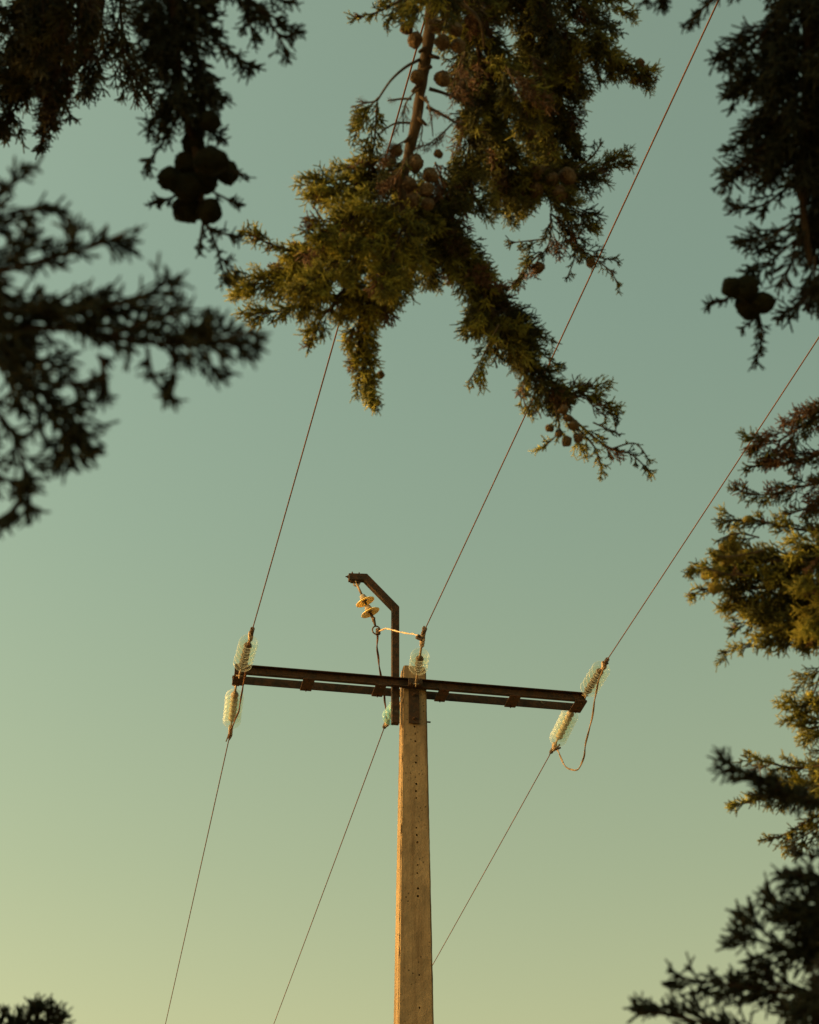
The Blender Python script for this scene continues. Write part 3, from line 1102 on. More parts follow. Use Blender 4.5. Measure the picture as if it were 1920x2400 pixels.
    def build(self, leaf):
        b = put('branch', self.wv, self.wf, M_BARK if leaf is M_LEAF else M_BARKSHADE, self.tree, True)
        if self.label: b['label'] = self.label
        if self.soup.n:
            self.soup.build('foliage', leaf, b, self.base)
        for (px, py, rpx, D, m) in self.cones:
            P = at(px, py, D)
            o = bpy.data.objects.new('cone', CONES[m][nrg.integers(len(CONES[m]))])
            COL.objects.link(o)
            o.parent = b
            r = rpx * D / F * {'green': 0.84, 'brown': 0.92, 'dark': 0.98}[m]
            o.location = P - self.base
            o.scale = (r, r * nrg.uniform(0.92, 1.05), r * nrg.uniform(1.0, 1.12))
            o.rotation_euler = [nrg.uniform(0, 6.28) for _ in range(3)]
        return b

def cone_mesh(seed, m):
    """round cypress cone: a ball cut into a dozen shield-shaped scales with a small point on each"""
    g = random.Random(seed)
    nsc = 11
    ctr = []
    for i in range(nsc):
        z = 1 - 2 * (i + 0.5) / nsc
        a = i * 2.39996 + g.uniform(-0.2, 0.2)
        s = math.sqrt(1 - z * z)
        ctr.append(Vector((s * math.cos(a), s * math.sin(a), z)))
    bm = bmesh.new()
    bmesh.ops.create_icosphere(bm, subdivisions=4, radius=1.0)
    for v in bm.verts:
        d = v.co.normalized()
        ds = sorted(((c - d).length, i) for i, c in enumerate(ctr))
        gap = ds[1][0] - ds[0][0]
        r = 0.99 - 0.20 * math.exp(-(gap / 0.13) ** 2)
        # flattened shields
        r *= 0.93 / max(0.80, d.dot(ctr[ds[0][1]])) * 0.95 + 0.05
        r += 0.11 * math.exp(-(ds[0][0] / 0.12) ** 2)
        r *= 1 + 0.24 * noise.noise(d * 1.1 + Vector((seed * 3.7, 0, 0)))
        r += 0.05 * noise.noise(d * 5 + Vector((seed, 0, 0)))
        v.co = d * r
    me = bpy.data.meshes.new('cone')
    bm.to_mesh(me); bm.free()
    me.polygons.foreach_set('use_smooth', np.ones(len(me.polygons), dtype=bool))
    me.materials.append(m)
    return me
CONES = {m: [cone_mesh(s * 10 + i, mm) for i in range(3)] for s, (m, mm) in enumerate((('brown', M_CONE), ('dark', M_CONESHADE), ('green', M_CONEGR)))}

def in_frame(p, margin=120):
    q = pix(p)
    return q is not None and -margin < q[0] < 1920 + margin and -margin < q[1] < 2400 + margin

def make_tree(base, height, label, r_base=0.11):
    t = empty('cypress_tree', base)
    tag(t, label, 'tree', 'cypress trees around the camera')
    V_, F_ = [], []
    pts = [(0.0, 0, -0.1), (0.02, 0.01, height * 0.25), (-0.03, 0.02, height * 0.5), (0.01, -0.02, height * 0.75), (0, 0, height)]
    path = smooth_path(pts, 6)
    n = len(path) - 1
    tube_into(V_, F_, path, [r_base * (1 - 0.92 * i / n) * (1.25 if i == 0 else 1) for i in range(n + 1)], 12)
    put('trunk', V_, F_, M_BARK, t, True)
    return t

def make_crown(t, base, z0, z1, rmax, N, leaf):
    """the rest of the tree, beyond the edges of the photograph"""
    base = Vector(base)
    s = Soup()
    wv, wf = [], []
    limbs = 60
    for i in range(limbs):
        zz = z0 + (z1 - z0) * (i + 0.5) / limbs
        a = i * 2.4 + 0.3
        h = (zz - z0) / (z1 - z0)
        rr = rmax * (0.75 + 0.25 * math.sin(h * 3)) * (1 - h ** 2.2 * 0.8)
        end = Vector((math.cos(a) * rr, math.sin(a) * rr, zz + 0.35 * rr))
        pts = [Vector((0, 0, zz)), Vector((math.cos(a) * rr * 0.5, math.sin(a) * rr * 0.5, zz + 0.05)), end]
        path = smooth_path(pts, 8)
        if any(in_frame(base + p, 60) for p in path): continue
        tube_into(wv, wf, path, [0.014 - 0.012 * j / (len(path) - 1) for j in range(len(path))], 6)
        for k in range(N // limbs):
            j = int(nrg.uniform(0.15, 1.06) * (len(path) - 1))
            j = min(j, len(path) - 1)
            p = path[j]
            off = Vector((nrg.normal(), nrg.normal(), nrg.normal())) * 0.10
            q = p + off
            zq = max(0.3, (base + q - CAM).dot(Vector((0, CP, SP))))
            if in_frame(base + q, 0.34 * F / zq): continue
            d = (path[-1] - path[0]).normalized() + off * 4 + Vector((0, 0, 0.4))
            add_spray(s, q + base, d, nrg.uniform(0.7, 1.25), nrg.uniform(0.2, 0.9), COARSE)
    c = put('limbs', wv, wf, M_BARK, t, True)
    s.build('crown', leaf, t, base)

LEAVES_ON = True
# ---- tree with the sunlit branch that hangs into the middle of the picture
BC = Vector((2.3, 4.7, 0))
TC = make_tree(BC, 9.0, 'cypress whose sunlit golden cone-laden branch hangs over the centre of the picture')
bC = Branch(TC, BC)
Dc = 3.55
stem = [at(1030, -420, 3.9), at(1022, -150, 3.62), at(1015, -40, Dc), at(1005, 90, Dc), at(990, 180, Dc), at(975, 290, Dc), at(955, 370, Dc), at(942, 450, Dc), at(955, 540, Dc)]
bC.limb([BC + Vector((0, 0, 4.9)), BC + Vector((-0.7, -0.5, 5.9)), BC + Vector((-1.5, -1.1, 6.0)), at(1050, -900, 4.3), stem[0]], 0.035, 0.018, 8, 8)
bC.wood(stem, 0.0150, 0.0075, 14, 10, 0.32)
for (px_, py_, dx_, dy_) in ((1004, 110, -16, 8), (1000, 130, 22, 4), (985, 200, -14, 10), (982, 225, 16, 10), (968, 320, -15, 9), (985, 165, 20, -6), (975, 275, 18, 12), (1008, 60, 20, 4)):
    # broken stubs and knots along the stem
    bC.wood([at(px_, py_, Dc), at(px_ + dx_ * 0.6, py_ + dy_ * 0.5, Dc - 0.01), at(px_ + dx_ * 1.4, py_ + dy_ * 1.6, Dc - 0.012)], 0.0065, 0.0028, 4, 6, 0.3)
Y = (0.45, 1.0)  # lighter leaf tints: sunlight on these sprays painted in
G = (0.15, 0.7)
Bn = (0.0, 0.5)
P = bC.plume
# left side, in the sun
P([(950, 420), (850, 430), (775, 440), (728, 452)], Dc, 44, 1.1, Y, Dc - 0.1)
P([(940, 470), (840, 540), (720, 590), (630, 570), (578, 545)], Dc, 44, 1.1, Y, Dc - 0.15)
P([(930, 500), (800, 600), (680, 650), (556, 672)], Dc, 62, 1.2, Y, Dc - 0.1)
P([(900, 540), (780, 660), (700, 720), (575, 738)], Dc - 0.05, 46, 1.1, Y, Dc - 0.2)
P([(860, 600), (790, 700), (745, 760), (724, 812)], Dc - 0.05, 40, 1.1, Y, Dc - 0.15)
P([(940, 560), (880, 680), (840, 760), (850, 850), (868, 950)], Dc - 0.03, 66, 1.25, Y, Dc - 0.1, taper=0.28)
P([(960, 500), (920, 600), (905, 690)], Dc - 0.1, 60, 1.1, Y, Dc - 0.2)
P([(900, 480), (800, 520), (720, 560)], Dc - 0.1, 58, 1.1, Y, Dc - 0.2)
P([(880, 560), (790, 620), (700, 680)], Dc - 0.15, 56, 1.0, Y, Dc - 0.25)
P([(950, 380), (965, 520), (1000, 620), (1010, 665)], Dc + 0.05, 66, 1.1, G)
P([(1000, 440), (1040, 560), (1060, 660)], Dc + 0.1, 58, 1.0, G)
P([(930, 560), (950, 620), (955, 665)], Dc, 44, 0.9, G)
# long drooping shoot to the lower right
P([(960, 480), (1050, 570), (1110, 660), (1180, 760), (1250, 870), (1300, 950)], Dc + 0.05, 74, 1.4, G, Dc, taper=0.5)
P([(1130, 680), (1190, 720), (1240, 800), (1310, 860)], Dc + 0.1, 40, 1.0, G)
P([(1140, 690), (1120, 740), (1105, 790)], Dc, 34, 0.9, Y)
P([(1170, 760), (1130, 840), (1098, 898)], Dc - 0.05, 26, 1.0, Y)
P([(1240, 860), (1225, 920), (1240, 970)], Dc, 24, 0.8, Y)
P([(1290, 930), (1360, 930), (1448, 968)], Dc, 34, 0.9, G)
P([(1300, 950), (1310, 1010), (1265, 1055)], Dc - 0.05, 24, 0.8, Y)
P([(1300, 950), (1370, 1020), (1400, 1060), (1410, 1110)], Dc, 26, 0.8, Y)
P([(1340, 980), (1420, 1045), (1480, 1065), (1528, 1112)], Dc, 26, 0.65, G, r0=0.003)
P([(1390, 990), (1440, 1010), (1440, 985)], Dc, 18, 0.6, G)
P([(1440, 1050), (1490, 1040), (1525, 1085)], Dc, 12, 0.5, G)
# right-hand mass
Dq = Dc + 0.2
P([(1035, -90), (1100, 20), (1130, 180), (1150, 300), (1190, 420), (1240, 480)], Dq, 82, 1.2, G, taper=0.7)
P([(1120, -80), (1230, 0), (1280, 120), (1290, 250), (1300, 330), (1310, 420)], Dq + 0.1, 84, 1.25, G, taper=0.8)
P([(1250, -40), (1310, 60), (1400, 120), (1460, 160), (1522, 182)], Dq, 52, 1.0, G, taper=0.4)
P([(1300, -90), (1400, -20), (1450, 20), (1482, 30)], Dq + 0.1, 46, 1.0, Y)
P([(1250, -90), (1330, -30), (1400, 30), (1440, 60)], Dq + 0.05, 56, 1.0, G)
P([(1360, 20), (1410, 80), (1400, 150), (1410, 190)], Dq, 40, 0.9, G)
P([(1240, 130), (1310, 170), (1345, 195)], Dq, 40, 0.9, G)
P([(1270, 390), (1370, 410), (1430, 380), (1470, 362)], Dq + 0.05, 40, 1.0, G, taper=0.5)
P([(1340, 400), (1385, 370), (1412, 335)], Dq, 18, 0.7, G)
P([(1240, 430), (1330, 480), (1400, 520)], Dq, 46, 1.0, G)
P([(1290, 500), (1340, 540), (1360, 580), (1400, 590)], Dq, 36, 0.8, Bn)
P([(1340, 570), (1390, 600), (1445, 610)], Dq, 18, 0.7, G)
P([(1385, 600), (1430, 635), (1450, 672)], Dq, 18, 0.8, G)
P([(1350, 570), (1345, 610), (1330, 650)], Dq, 16, 0.7, G)
P([(1290, 500), (1290, 560), (1270, 600)], Dq, 28, 0.7, Bn)
P([(1280, 560), (1235, 565), (1190, 570)], Dq, 18, 0.7, Bn)
P([(1270, 590), (1230, 630), (1200, 670), (1160, 680)], Dq, 30, 0.8, Bn)
P([(1110, 240), (1100, 340), (1090, 420), (1075, 480)], Dc + 0.1, 54, 1.0, G)
P([(1060, 360), (1080, 430), (1120, 470), (1160, 480)], Dc + 0.1, 44, 0.9, G)
P([(1180, 380), (1170, 440), (1165, 500)], Dq, 40, 0.8, Bn)
P([(1020, 380), (1050, 460), (1070, 540)], Dc + 0.05, 48, 0.9, Bn)
P([(1190, 160), (1230, 250), (1240, 330)], Dq - 0.15, 60, 0.9, G)
P([(1090, 120), (1080, 200), (1100, 270)], Dq - 0.1, 34, 0.7, Bn)
# top left tuft and the small leafy clump left of the stem
P([(1010, -60), (940, 0), (880, 30), (832, 40)], Dc - 0.05, 36, 1.0, Y)
P([(1010, -70), (960, -10), (905, 60)], Dc - 0.05, 26, 0.9, Y)
P([(1020, -70), (1000, 0), (960, 50)], Dc - 0.12, 40, 1.1, Y)
P([(1030, -60), (1050, 20), (1030, 60)], Dc - 0.1, 34, 1.0, G)
bC.wood([at(987, 138, Dc), at(950, 158, Dc - 0.03), at(915, 190, Dc - 0.05), at(885, 235, Dc - 0.05)], 0.0032, 0.002, 6, 6)
P([(888, 228), (858, 262), (838, 300), (832, 332)], Dc - 0.05, 24, 0.9, Y, r0=0.002)
P([(884, 240), (880, 300), (870, 360), (820, 392), (775, 394)], Dc - 0.03, 38, 0.9, Y)
P([(940, 340), (890, 390), (840, 415)], Dc - 0.03, 34, 0.9, Bn)
P([(955, 370), (910, 420), (860, 450)], Dc - 0.08, 40, 1.0, G)
bC.twiglets([(885, 235), (865, 240), (834, 238)], Dc - 0.05, 5, 0.03)
bC.twiglets([(965, 232), (940, 232), (908, 236)], Dc, 2, 0.02, r=0.0018)
bC.twiglets([(985, 205), (950, 245), (945, 310)], Dc - 0.04, 5, 0.035)
bC.twiglets([(962, 288), (925, 290), (892, 310)], Dc - 0.02, 4, 0.03, r=0.0016)
bC.twiglets([(1006, 208), (1040, 218), (1078, 235)], Dc, 3, 0.03, r=0.0026)
bC.twiglets([(1000, 250), (1030, 265), (1065, 285)], Dc, 6, 0.04, r=0.0026)
bC.twiglets([(998, 225), (1010, 270), (1015, 320)], Dc - 0.03, 3, 0.03)
bC.twiglets([(985, 260), (990, 300), (986, 330)], Dc - 0.04, 3, 0.03)
bC.twiglets([(1085, 130), (1070, 180), (1075, 225)], Dc + 0.05, 14, 0.045)
bC.twiglets([(1060, 290), (1030, 320), (1000, 340)], Dc, 10, 0.045)
bC.twiglets([(950, 330), (925, 345), (900, 370)], Dc - 0.06, 14, 0.04)
bC.twiglets([(950, 380), (930, 410), (900, 440)], Dc - 0.12, 14, 0.045)
bC.wood([at(1068, 0, Dc), at(1110, 30, Dc), at(1128, 60, Dc), at(1135, 110, Dc + 0.05)], 0.004, 0.0025, 5, 6)
bC.wood([at(1050, 540, Dc + 0.1), at(1080, 590, Dc + 0.08), at(1105, 650, Dc + 0.05)], 0.006, 0.004, 5, 6)
bC.wood([at(955, 540, Dc), at(1000, 560, Dc + 0.05), at(1050, 570, Dc + 0.05)], 0.007, 0.006, 5, 6)
bC.wood([at(1022, -150, 3.62), at(1035, -90, Dq)], 0.01, 0.007, 4, 6)
bC.wood([at(1022, -150, 3.62), at(1120, -80, Dq + 0.1)], 0.01, 0.007, 4, 6)
bC.wood([at(1120, -80, Dq + 0.1), at(1250, -40, Dq)], 0.008, 0.006, 4, 6)
bC.wood([at(1120, -80, Dq + 0.1), at(1300, -90, Dq + 0.1)], 0.008, 0.006, 4, 6)
for (x, y, r) in [(953, 67, 16), (974, 94, 20), (1021, 60, 19), (1037, 99, 20), (1066, 68, 19), (1074, 108, 19), (977, 181, 19), (1037, 185, 20),
                  (918, 379, 14), (924, 419, 14), (974, 382, 22), (958, 430, 20), (999, 445, 19), (965, 472, 20), (1008, 410, 20), (1027, 360, 12),
                  (690, 578, 13), (892, 879, 11), (885, 943, 9), (950, 20, 15), (930, 355, 15), (1003, 478, 16)]:
    bC.cone(x, y, r, Dc - 0.03 - (0.02 * (y > 350)), 'brown')
for (x, y, r) in [(1260, 406, 20), (1292, 419, 20), (1331, 412, 22), (1256, 445, 20), (1312, 454, 20), (1263, 627, 15), (1385, 615, 13), (1500, 148, 13),
                  (1513, 164, 12), (1487, 188, 12), (1503, 186, 11), (1130, 640, 18)]:
    bC.cone(x, y, r, Dq + (0.0 if y > 500 or x > 1480 else -0.02), 'brown')
for (x, y, r) in [(1320, 961, 12), (1331, 980, 11), (1344, 997, 14), (1289, 1003, 11), (1310, 1016, 10), (1328, 1034, 14), (1355, 1026, 13)]:
    bC.cone(x, y, r, Dc - 0.05, 'brown')
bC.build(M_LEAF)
make_crown(TC, BC, 3.2, 8.8, 1.1, 1600, M_LEAF)

# ---- left-hand tree: the blurred branch at the left edge, the hanging branch with dark cones, the tips at the bottom left
BA = Vector((-2.35, 0.75, 0))
TA = make_tree(BA, 8.0, 'dark cypress on the left with the out of focus branch and the hanging cone cluster', 0.13)
b = Branch(TA, BA, 'out of focus dark branch at the left edge')
Dl = 1.15
b.hk, b.dk = 1.08, 1.5
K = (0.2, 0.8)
b.limb([BA + Vector((0, 0, 1.7)), BA + Vector((0.8, 0.2, 1.85)), BA + Vector((1.5, 0.25, 2.0)), at(-400, 740, Dl), at(-60, 770, Dl)], 0.03, 0.007, 6, 7)
P = b.plume
P([(-80, 775), (150, 770), (330, 800), (470, 805), (590, 776)], Dl, 80, 0.8, K, taper=0.2, maxlen=0.05)
P([(-90, 700), (80, 730), (250, 720), (340, 690), (405, 655)], Dl, 62, 0.7, K, maxlen=0.05)
P([(-90, 560), (-20, 470), (70, 402)], Dl + 0.05, 34, 0.8, K, maxlen=0.04)
P([(-90, 570), (20, 500), (130, 486)], Dl + 0.05, 34, 0.8, K, maxlen=0.04)
P([(-80, 660), (100, 610), (210, 580), (300, 543)], Dl, 30, 0.75, K, maxlen=0.035)
P([(-80, 640), (40, 600), (90, 560)], Dl, 40, 0.7, K, maxlen=0.04)
P([(150, 605), (172, 570), (180, 530)], Dl, 12, 0.7, K, maxlen=0.025)
P([(250, 790), (350, 750), (430, 735)], Dl, 36, 0.7, K, maxlen=0.04)
P([(400, 800), (450, 775), (495, 745)], Dl, 12, 0.6, K, maxlen=0.03)
P([(500, 800), (550, 810), (585, 835)], Dl, 10, 0.6, K, maxlen=0.03)
P([(-90, 800), (40, 880), (120, 980), (205, 1050)], Dl, 76, 0.9, K, taper=0.35, maxlen=0.05)
P([(-90, 880), (20, 1000), (60, 1110), (72, 1205)], Dl, 48, 0.8, K, maxlen=0.045)
P([(-90, 1000), (-20, 1100), (50, 1140)], Dl, 34, 0.7, K, maxlen=0.04)
P([(70, 1130), (40, 1180), (2, 1232)], Dl, 12, 0.7, K, maxlen=0.028)
P([(-90, 760), (60, 830), (150, 860)], Dl + 0.04, 70, 0.8, K, maxlen=0.05)
P([(120, 940), (160, 1000), (140, 1090)], Dl, 22, 0.7, K, maxlen=0.035)
P([(110, 920), (160, 900), (190, 930)], Dl, 14, 0.7, K, maxlen=0.03)
P([(345, 815), (358, 880), (400, 938)], Dl, 10, 0.6, K, maxlen=0.028)
P([(405, 815), (408, 880), (400, 938)], Dl, 10, 0.6, K, maxlen=0.028)
P([(465, 812), (490, 850), (515, 890)], Dl, 10, 0.6, K, maxlen=0.028)
P([(230, 830), (245, 870), (232, 930)], Dl, 12, 0.6, K, maxlen=0.03)
b.build(M_LEAFSHADE)

b = Branch(TA, BA, 'hanging branch with a cluster of dark round cones')
Dh = 2.05
b.hk, b.dk = 1.15, 1.6
b.limb([BA + Vector((0, 0, 3.0)), BA + Vector((0.8, 0.5, 3.5)), BA + Vector((1.5, 0.75, 3.6)), at(380, -500, Dh), at(405, -60, Dh)], 0.028, 0.011, 6, 7)
b.wood([at(405, -60, Dh), at(410, 60, Dh), at(420, 180, Dh), at(435, 270, Dh), at(455, 340, Dh), at(470, 440, Dh), at(478, 520, Dh)], 0.006, 0.0028, 6, 7)
P = b.plume
P([(400, -90), (410, 40), (420, 160), (440, 300)], Dh, 68, 0.9, K, taper=0.75, maxlen=0.05)
P([(405, -90), (385, 0), (350, 60)], Dh, 22, 0.6, K, maxlen=0.04)
P([(415, 40), (490, 90), (550, 130), (592, 155)], Dh, 30, 0.85, K, maxlen=0.04)
P([(420, 150), (470, 200), (525, 236)], Dh, 30, 0.85, K, maxlen=0.04)
P([(410, -90), (520, -40), (610, 20), (690, 70)], Dh, 34, 0.9, K, maxlen=0.045)
P([(400, -100), (560, -70), (640, -10), (682, 12)], Dh, 30, 0.8, K, maxlen=0.04)
P([(600, 15), (645, 70), (676, 130)], Dh, 20, 0.8, K, maxlen=0.035)
P([(550, -20), (580, 40), (598, 95)], Dh, 18, 0.8, K, maxlen=0.035)
P([(560, -30), (500, 10), (470, 20)], Dh, 22, 0.8, K, maxlen=0.035)
P([(430, 250), (385, 330), (340, 388)], Dh, 18, 0.75, K, maxlen=0.035)
P([(425, 220), (380, 270), (342, 300)], Dh, 18, 0.75, K, maxlen=0.035)
P([(420, 110), (370, 120), (332, 130)], Dh, 24, 0.8, K, maxlen=0.035)
P([(410, 20), (370, 50), (330, 66)], Dh, 22, 0.8, K, maxlen=0.035)
P([(445, 280), (490, 300), (520, 332)], Dh, 18, 0.8, K, maxlen=0.03)
P([(478, 510), (470, 560), (466, 582)], Dh, 8, 0.7, K, maxlen=0.026, r0=0.0018)
P([(478, 510), (505, 570), (522, 630), (536, 666)], Dh, 6, 0.5, K, maxlen=0.024, r0=0.0018)
P([(484, 530), (520, 545), (560, 560)], Dh, 7, 0.6, K, maxlen=0.024, r0=0.0015)
P([(500, 450), (535, 468), (562, 480)], Dh, 6, 0.6, K, maxlen=0.024, r0=0.0015)
P([(430, 450), (400, 465), (362, 474)], Dh, 10, 0.7, K, maxlen=0.026, r0=0.0015)
P([(520, 400), (550, 402), (578, 411)], Dh, 4, 0.4, K, maxlen=0.022, r0=0.0013)
P([(510, 600), (530, 615), (545, 630)], Dh, 5, 0.5, K, maxlen=0.022, r0=0.0013)
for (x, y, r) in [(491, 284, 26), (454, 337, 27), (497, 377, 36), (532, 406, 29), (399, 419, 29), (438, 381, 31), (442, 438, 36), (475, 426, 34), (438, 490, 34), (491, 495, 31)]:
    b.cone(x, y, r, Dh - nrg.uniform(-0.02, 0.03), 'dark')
b.build(M_LEAFSHADE)

b = Branch(TA, BA, 'leafy tips poking up at the bottom left corner')
Db = 1.9
b.hk, b.dk = 1.0, 1.2
b.limb([BA + Vector((0, 0, 0.9)), BA + Vector((0.8, 0.5, 1.0)), BA + Vector((1.5, 0.8, 1.4)), at(-60, 2560, Db), at(60, 2470, Db)], 0.02, 0.005, 6, 7)
P = b.plume
for pp in ([(20, 2470), (55, 2420), (76, 2352)], [(50, 2470), (85, 2410), (102, 2356)], [(80, 2470), (110, 2410), (131, 2356)],
           [(100, 2470), (130, 2420), (150, 2372)], [(0, 2470), (30, 2420), (40, 2375)], [(-20, 2470), (0, 2420), (4, 2370)], [(30, 2470), (60, 2430), (60, 2400)]):
    P([(x_ * 0.94, y_ + 8) for x_, y_ in pp], Db, 16, 1.0, K, maxlen=0.03, taper=0.25)
b.build(M_LEAFSHADE)
make_crown(TA, BA, 0.6, 7.8, 1.3, 5200, M_LEAFSHADE)  # unseen crown, added thick to block the sun from the near branches

# ---- second left-hand tree: the finer mass in the top left corner
BB = Vector((-1.75, 1.75, 0))
TB = make_tree(BB, 7.5, 'cypress with fine dark foliage and brown lit tips filling the top left corner', 0.08)
b = Branch(TB, BB)
Dt = 3.0
b.limb([BB + Vector((0, 0, 3.6)), BB + Vector((0.5, 0.3, 4.0)), BB + Vector((0.9, 0.4, 4.3)), at(60, -220, Dt), at(60, -60, Dt)], 0.022, 0.008, 6, 7)
b.wood([at(60, -220, Dt), at(150, -60, Dt)], 0.01, 0.006, 4, 6)
b.wood([at(60, -220, Dt), at(250, -60, Dt)], 0.01, 0.006, 4, 6)
P = b.plume
P([(60, -70), (70, 80), (40, 200), (12, 312)], Dt, 88, 1.2, G, taper=0.4)
P([(150, -60), (140, 100), (120, 200), (108, 270), (94, 346)], Dt - 0.05, 66, 1.2, Bn, taper=0.25)
P([(250, -60), (235, 60), (210, 150), (215, 212)], Dt + 0.05, 70, 1.2, G, taper=0.6)
P([(280, -40), (285, 60), (290, 130), (325, 195), (358, 236)], Dt + 0.05, 36, 1.0, G, taper=0.6)
P([(130, 180), (150, 230), (168, 275)], Dt, 28, 0.9, Bn)
P([(-40, -40), (-10, 100), (-20, 260)], Dt, 60, 1.0, G)
P([(190, -60), (180, 40), (190, 120)], Dt - 0.15, 60, 1.1, G)
P([(100, -60), (100, 60), (80, 150)], Dt - 0.15, 66, 1.1, G)
P([(270, 150), (285, 190), (292, 232)], Dt, 22, 0.8, G)
b.build(M_LEAFHALFSHADE)
make_crown(TB, BB, 2.2, 7.4, 0.5, 1500, M_LEAFSHADE)  # dense unseen crown, added so its shade falls on the corner mass

# ---- right-hand near tree: dark branches in the top right and bottom right corners
BD = Vector((1.8, 0.95, 0))
TD = make_tree(BD, 7.5, 'near cypress in dark silhouette filling the top right and bottom right corners', 0.12)
b = Branch(TD, BD, 'dark branch in the top right corner with a clump of cones')
Dr = 2.2
b.hk, b.dk = 1.08, 1.2
b.limb([BD + Vector((0, 0, 2.7)), BD + Vector((-0.3, 0.4, 3.2)), at(2300, -260, Dr), at(1960, -100, Dr)], 0.03, 0.012, 6, 7)
b.wood([at(1960, -100, Dr), at(1900, 60, Dr), at(1890, 250, Dr), at(1880, 450, Dr), at(1900, 620, Dr)], 0.009, 0.003, 6, 7)
P = b.plume
P([(1930, -110), (1900, 60), (1890, 250), (1870, 430)], Dr, 118, 1.15, K, taper=0.8, maxlen=0.06, spread=1.0)
P([(1970, 150), (1950, 350), (1930, 560), (1920, 700)], Dr + 0.05, 85, 1.0, K, taper=0.5, maxlen=0.055)
P([(1850, -100), (1830, 20), (1760, 110), (1695, 150)], Dr, 62, 1.0, K, taper=0.35, maxlen=0.05)
P([(1850, -110), (1740, -40), (1660, 10), (1615, 58)], Dr, 32, 0.9, K, maxlen=0.045)
P([(1820, -100), (1700, -60), (1560, -30), (1556, 10)], Dr, 14, 0.6, K, maxlen=0.03)
P([(1600, -40), (1530, -30), (1508, 8)], Dr, 10, 0.6, K, maxlen=0.03)
P([(1890, 150), (1800, 190), (1715, 235)], Dr, 48, 0.95, K, maxlen=0.05)
P([(1880, 290), (1780, 350), (1735, 390), (1688, 434)], Dr, 40, 0.95, K, taper=0.4, maxlen=0.045)
P([(1870, 250), (1790, 300), (1710, 350)], Dr, 34, 0.9, K, maxlen=0.045)
P([(1870, 420), (1790, 480), (1722, 486)], Dr, 36, 0.9, K, maxlen=0.045)
P([(1880, 500), (1800, 560), (1732, 566)], Dr, 36, 0.9, K, maxlen=0.045)
P([(1890, 540), (1820, 600), (1760, 640)], Dr, 40, 0.9, K, maxlen=0.045)
P([(1910, 600), (1900, 680), (1832, 742)], Dr, 30, 0.9, K, maxlen=0.04)
P([(1930, 600), (1925, 670), (1915, 728)], Dr, 30, 0.9, K, maxlen=0.04)
P([(1770, 640), (1720, 690), (1662, 716)], Dr, 12, 0.7, K, maxlen=0.028, r0=0.0016)
P([(1775, 720), (1786, 790), (1768, 850)], Dr, 12, 0.7, K, maxlen=0.028, r0=0.0016)
P([(1775, 740), (1760, 755), (1742, 768)], Dr, 8, 0.6, K, maxlen=0.024, r0=0.0014)
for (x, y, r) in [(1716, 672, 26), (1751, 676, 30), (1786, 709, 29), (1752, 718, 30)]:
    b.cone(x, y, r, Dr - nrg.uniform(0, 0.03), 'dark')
b.build(M_LEAFSHADE)
b = Branch(TD, BD, 'blurred dark branch in the bottom right corner')
Dd = 1.6
b.hk, b.dk = 1.1, 1.4
b.limb([BD + Vector((0, 0, 1.35)), BD + Vector((-0.2, 0.25, 1.6)), at(2350, 2320, Dd), at(2040, 2260, Dd)], 0.026, 0.009, 6, 7)
b.wood([at(2040, 2260, Dd), at(1960, 2100, Dd), at(1940, 1960, Dd)], 0.007, 0.004, 5, 6)
b.wood([at(2040, 2260, Dd), at(1980, 2440, Dd)], 0.007, 0.004, 5, 6)
P = b.plume
P([(2030, 2060), (1930, 2060), (1838, 2042)], Dd, 48, 0.9, K, maxlen=0.045)
P([(2040, 2150), (1900, 2130), (1788, 2106)], Dd, 62, 1.0, K, maxlen=0.05)
P([(2040, 2250), (1870, 2235), (1780, 2205), (1718, 2190)], Dd, 66, 0.95, K, maxlen=0.05, taper=0.3)
P([(2040, 2340), (1840, 2325), (1690, 2305), (1582, 2290)], Dd, 62, 0.95, K, maxlen=0.05, taper=0.3)
P([(2040, 2450), (1800, 2430), (1640, 2395), (1504, 2366)], Dd, 56, 0.9, K, maxlen=0.05, taper=0.3)
P([(2000, 2150), (1960, 2300), (1900, 2420)], Dd - 0.1, 90, 0.9, K, maxlen=0.05)
P([(1960, 2010), (1910, 2005), (1866, 1998)], Dd, 10, 0.6, K, maxlen=0.03)
P([(1990, 2050), (1950, 2150), (1930, 2220)], Dd, 70, 0.9, K, maxlen=0.05)
P([(1960, 1890), (1830, 1855), (1750, 1815), (1694, 1784)], Dd, 12, 0.6, K, maxlen=0.035, taper=0.3)
P([(1750, 1860), (1600, 2010)][:1] + [(1840, 1860), (1790, 1835)], Dd, 14, 0.6, K, maxlen=0.03)
b.build(M_LEAFSHADE)
make_crown(TD, BD, 1.2, 7.2, 0.5, 1300, M_LEAFSHADE)

G = (0.22, 0.9)
# ---- right-hand far tree: the sunlit foliage half way down the right edge
BE = Vector((2.1, 3.1, 0))
TE = make_tree(BE, 7.5, 'cypress with sunlit olive foliage and young green cones half way down the right edge', 0.1)
b = Branch(TE, BE, 'sunlit branch with a clump of young green cones')
De = 3.3
b.limb([BE + Vector((0, 0, 2.3)), BE + Vector((-0.4, 0.1, 2.9)), at(2300, 1250, De), at(2050, 1280, De)], 0.028, 0.012, 6, 7)
b.wood([at(2050, 1280, De), at(2000, 1100, De), at(1975, 950, De)], 0.009, 0.004, 5, 6)
b.wood([at(2050, 1280, De), at(1990, 1480, De), at(1960, 1650, De)], 0.009, 0.004, 5, 6)
P = b.plume
P([(1990, 940), (1900, 985), (1820, 1035), (1758, 1045)], De, 52, 0.85, Bn)
P([(1990, 920), (1930, 950), (1880, 985), (1832, 992)], De, 30, 0.7, Bn)
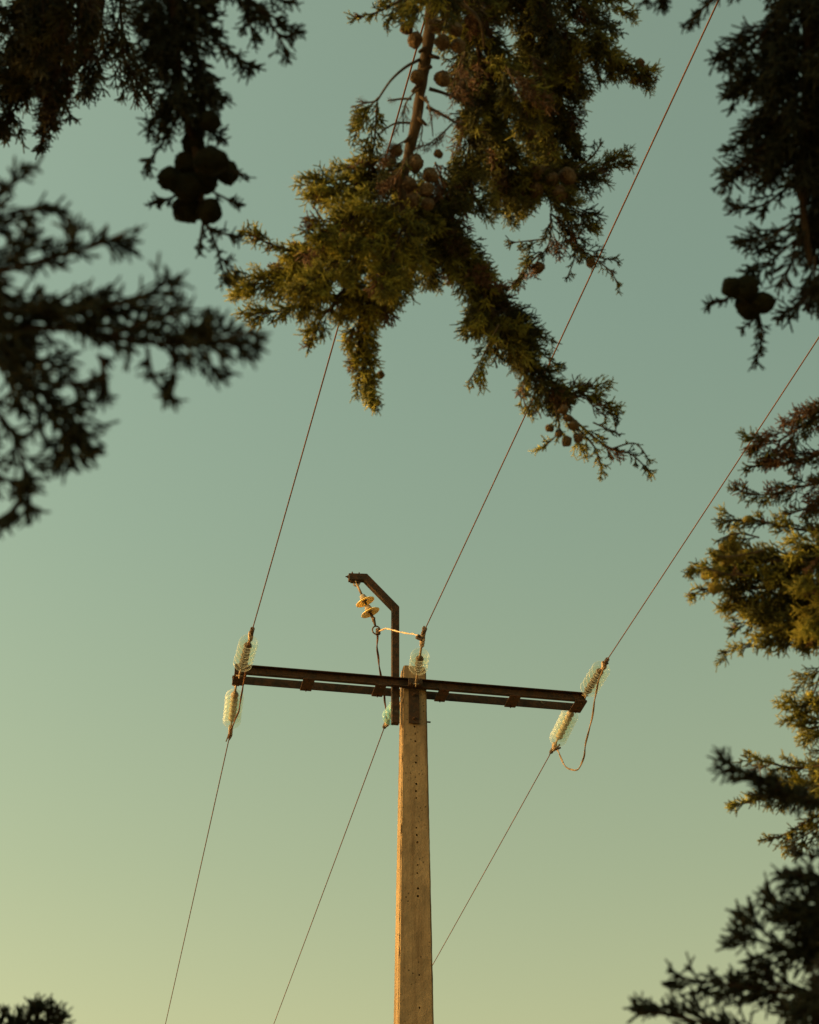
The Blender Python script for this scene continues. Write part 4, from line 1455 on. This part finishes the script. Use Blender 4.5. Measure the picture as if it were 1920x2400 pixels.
P([(2000, 1040), (1900, 1070), (1830, 1090), (1750, 1092)], De, 44, 0.85, Bn)
P([(2000, 1120), (1880, 1140), (1790, 1160), (1722, 1146)], De, 46, 0.9, Bn)
P([(2000, 1180), (1900, 1190), (1840, 1210)], De, 40, 0.8, Bn)
P([(2020, 1260), (1870, 1240), (1770, 1220), (1686, 1222)], De, 34, 0.85, G, taper=0.5)
P([(2040, 1300), (1880, 1310), (1760, 1320), (1690, 1330), (1618, 1336)], De, 74, 1.15, (0.2, 0.9), taper=0.2)
P([(2030, 1380), (1880, 1370), (1760, 1380), (1660, 1380), (1618, 1398)], De, 50, 1.0, G, taper=0.25)
P([(2020, 1400), (1880, 1430), (1790, 1430), (1715, 1402)], De, 66, 1.1, G)
P([(2000, 1470), (1880, 1480), (1800, 1460), (1720, 1460)], De, 50, 1.0, G)
P([(2000, 1500), (1860, 1510), (1760, 1515), (1690, 1532)], De, 28, 0.85, G, taper=0.5)
P([(1980, 1540), (1930, 1570), (1900, 1640), (1866, 1672)], De + 0.05, 36, 0.9, G)
P([(1990, 1350), (1930, 1420), (1900, 1500)], De - 0.1, 66, 1.0, G)
P([(1990, 1250), (1930, 1300), (1880, 1380)], De - 0.1, 60, 1.0, G)
P([(2000, 1100), (1950, 1180), (1930, 1260)], De, 50, 0.9, Bn)
for (x, y, r) in [(1699, 1284, 17), (1718, 1280, 19), (1682, 1303, 17), (1736, 1303, 18), (1711, 1306, 16), (1654, 1347, 16), (1680, 1340, 17), (1675, 1377, 17), (1717, 1258, 15), (1751, 1217, 12), (1700, 1318, 15)]:
    b.cone(x, y, r, De - nrg.uniform(0.07, 0.11), 'green')
P([(1790, 1290), (1740, 1300), (1700, 1305), (1665, 1300)], De - 0.12, 26, 0.5, G)
P([(1760, 1350), (1700, 1345), (1650, 1330)], De - 0.12, 22, 0.5, G)
P([(1780, 1260), (1730, 1250), (1690, 1262)], De - 0.12, 20, 0.5, G)
b.build(M_LEAF)
b = Branch(TE, BE, 'lower branch with golden lit sprays at the right edge')
b.limb([BE + Vector((0, 0, 1.8)), BE + Vector((-0.4, 0.1, 2.2)), at(2300, 1800, De), at(2000, 1800, De)], 0.02, 0.008, 6, 7)
b.wood([at(2000, 1800, De), at(1970, 1650, De)], 0.006, 0.003, 4, 6)
P = b.plume
P([(1990, 1620), (1910, 1650), (1828, 1656)], De, 40, 0.9, G)
P([(1990, 1690), (1930, 1700), (1880, 1710)], De, 44, 0.9, G)
P([(2000, 1790), (1880, 1800), (1810, 1790), (1756, 1770)], De, 40, 0.95, G)
P([(2000, 1840), (1880, 1850), (1800, 1870), (1722, 1888)], De, 42, 0.95, G)
P([(2000, 1880), (1900, 1920), (1840, 1955), (1796, 1966)], De, 36, 0.9, G)
P([(1980, 1900), (1900, 1950), (1842, 1986)], De, 34, 0.9, G)
P([(1990, 1750), (1940, 1800), (1900, 1880)], De - 0.1, 64, 1.0, G)
b.build(M_LEAF)
make_crown(TE, BE, 1.5, 7.2, 0.6, 1100, M_LEAFHALFSHADE)

print('VERTS', sum(len(o.data.vertices) for o in bpy.data.objects if o.type == 'MESH'))
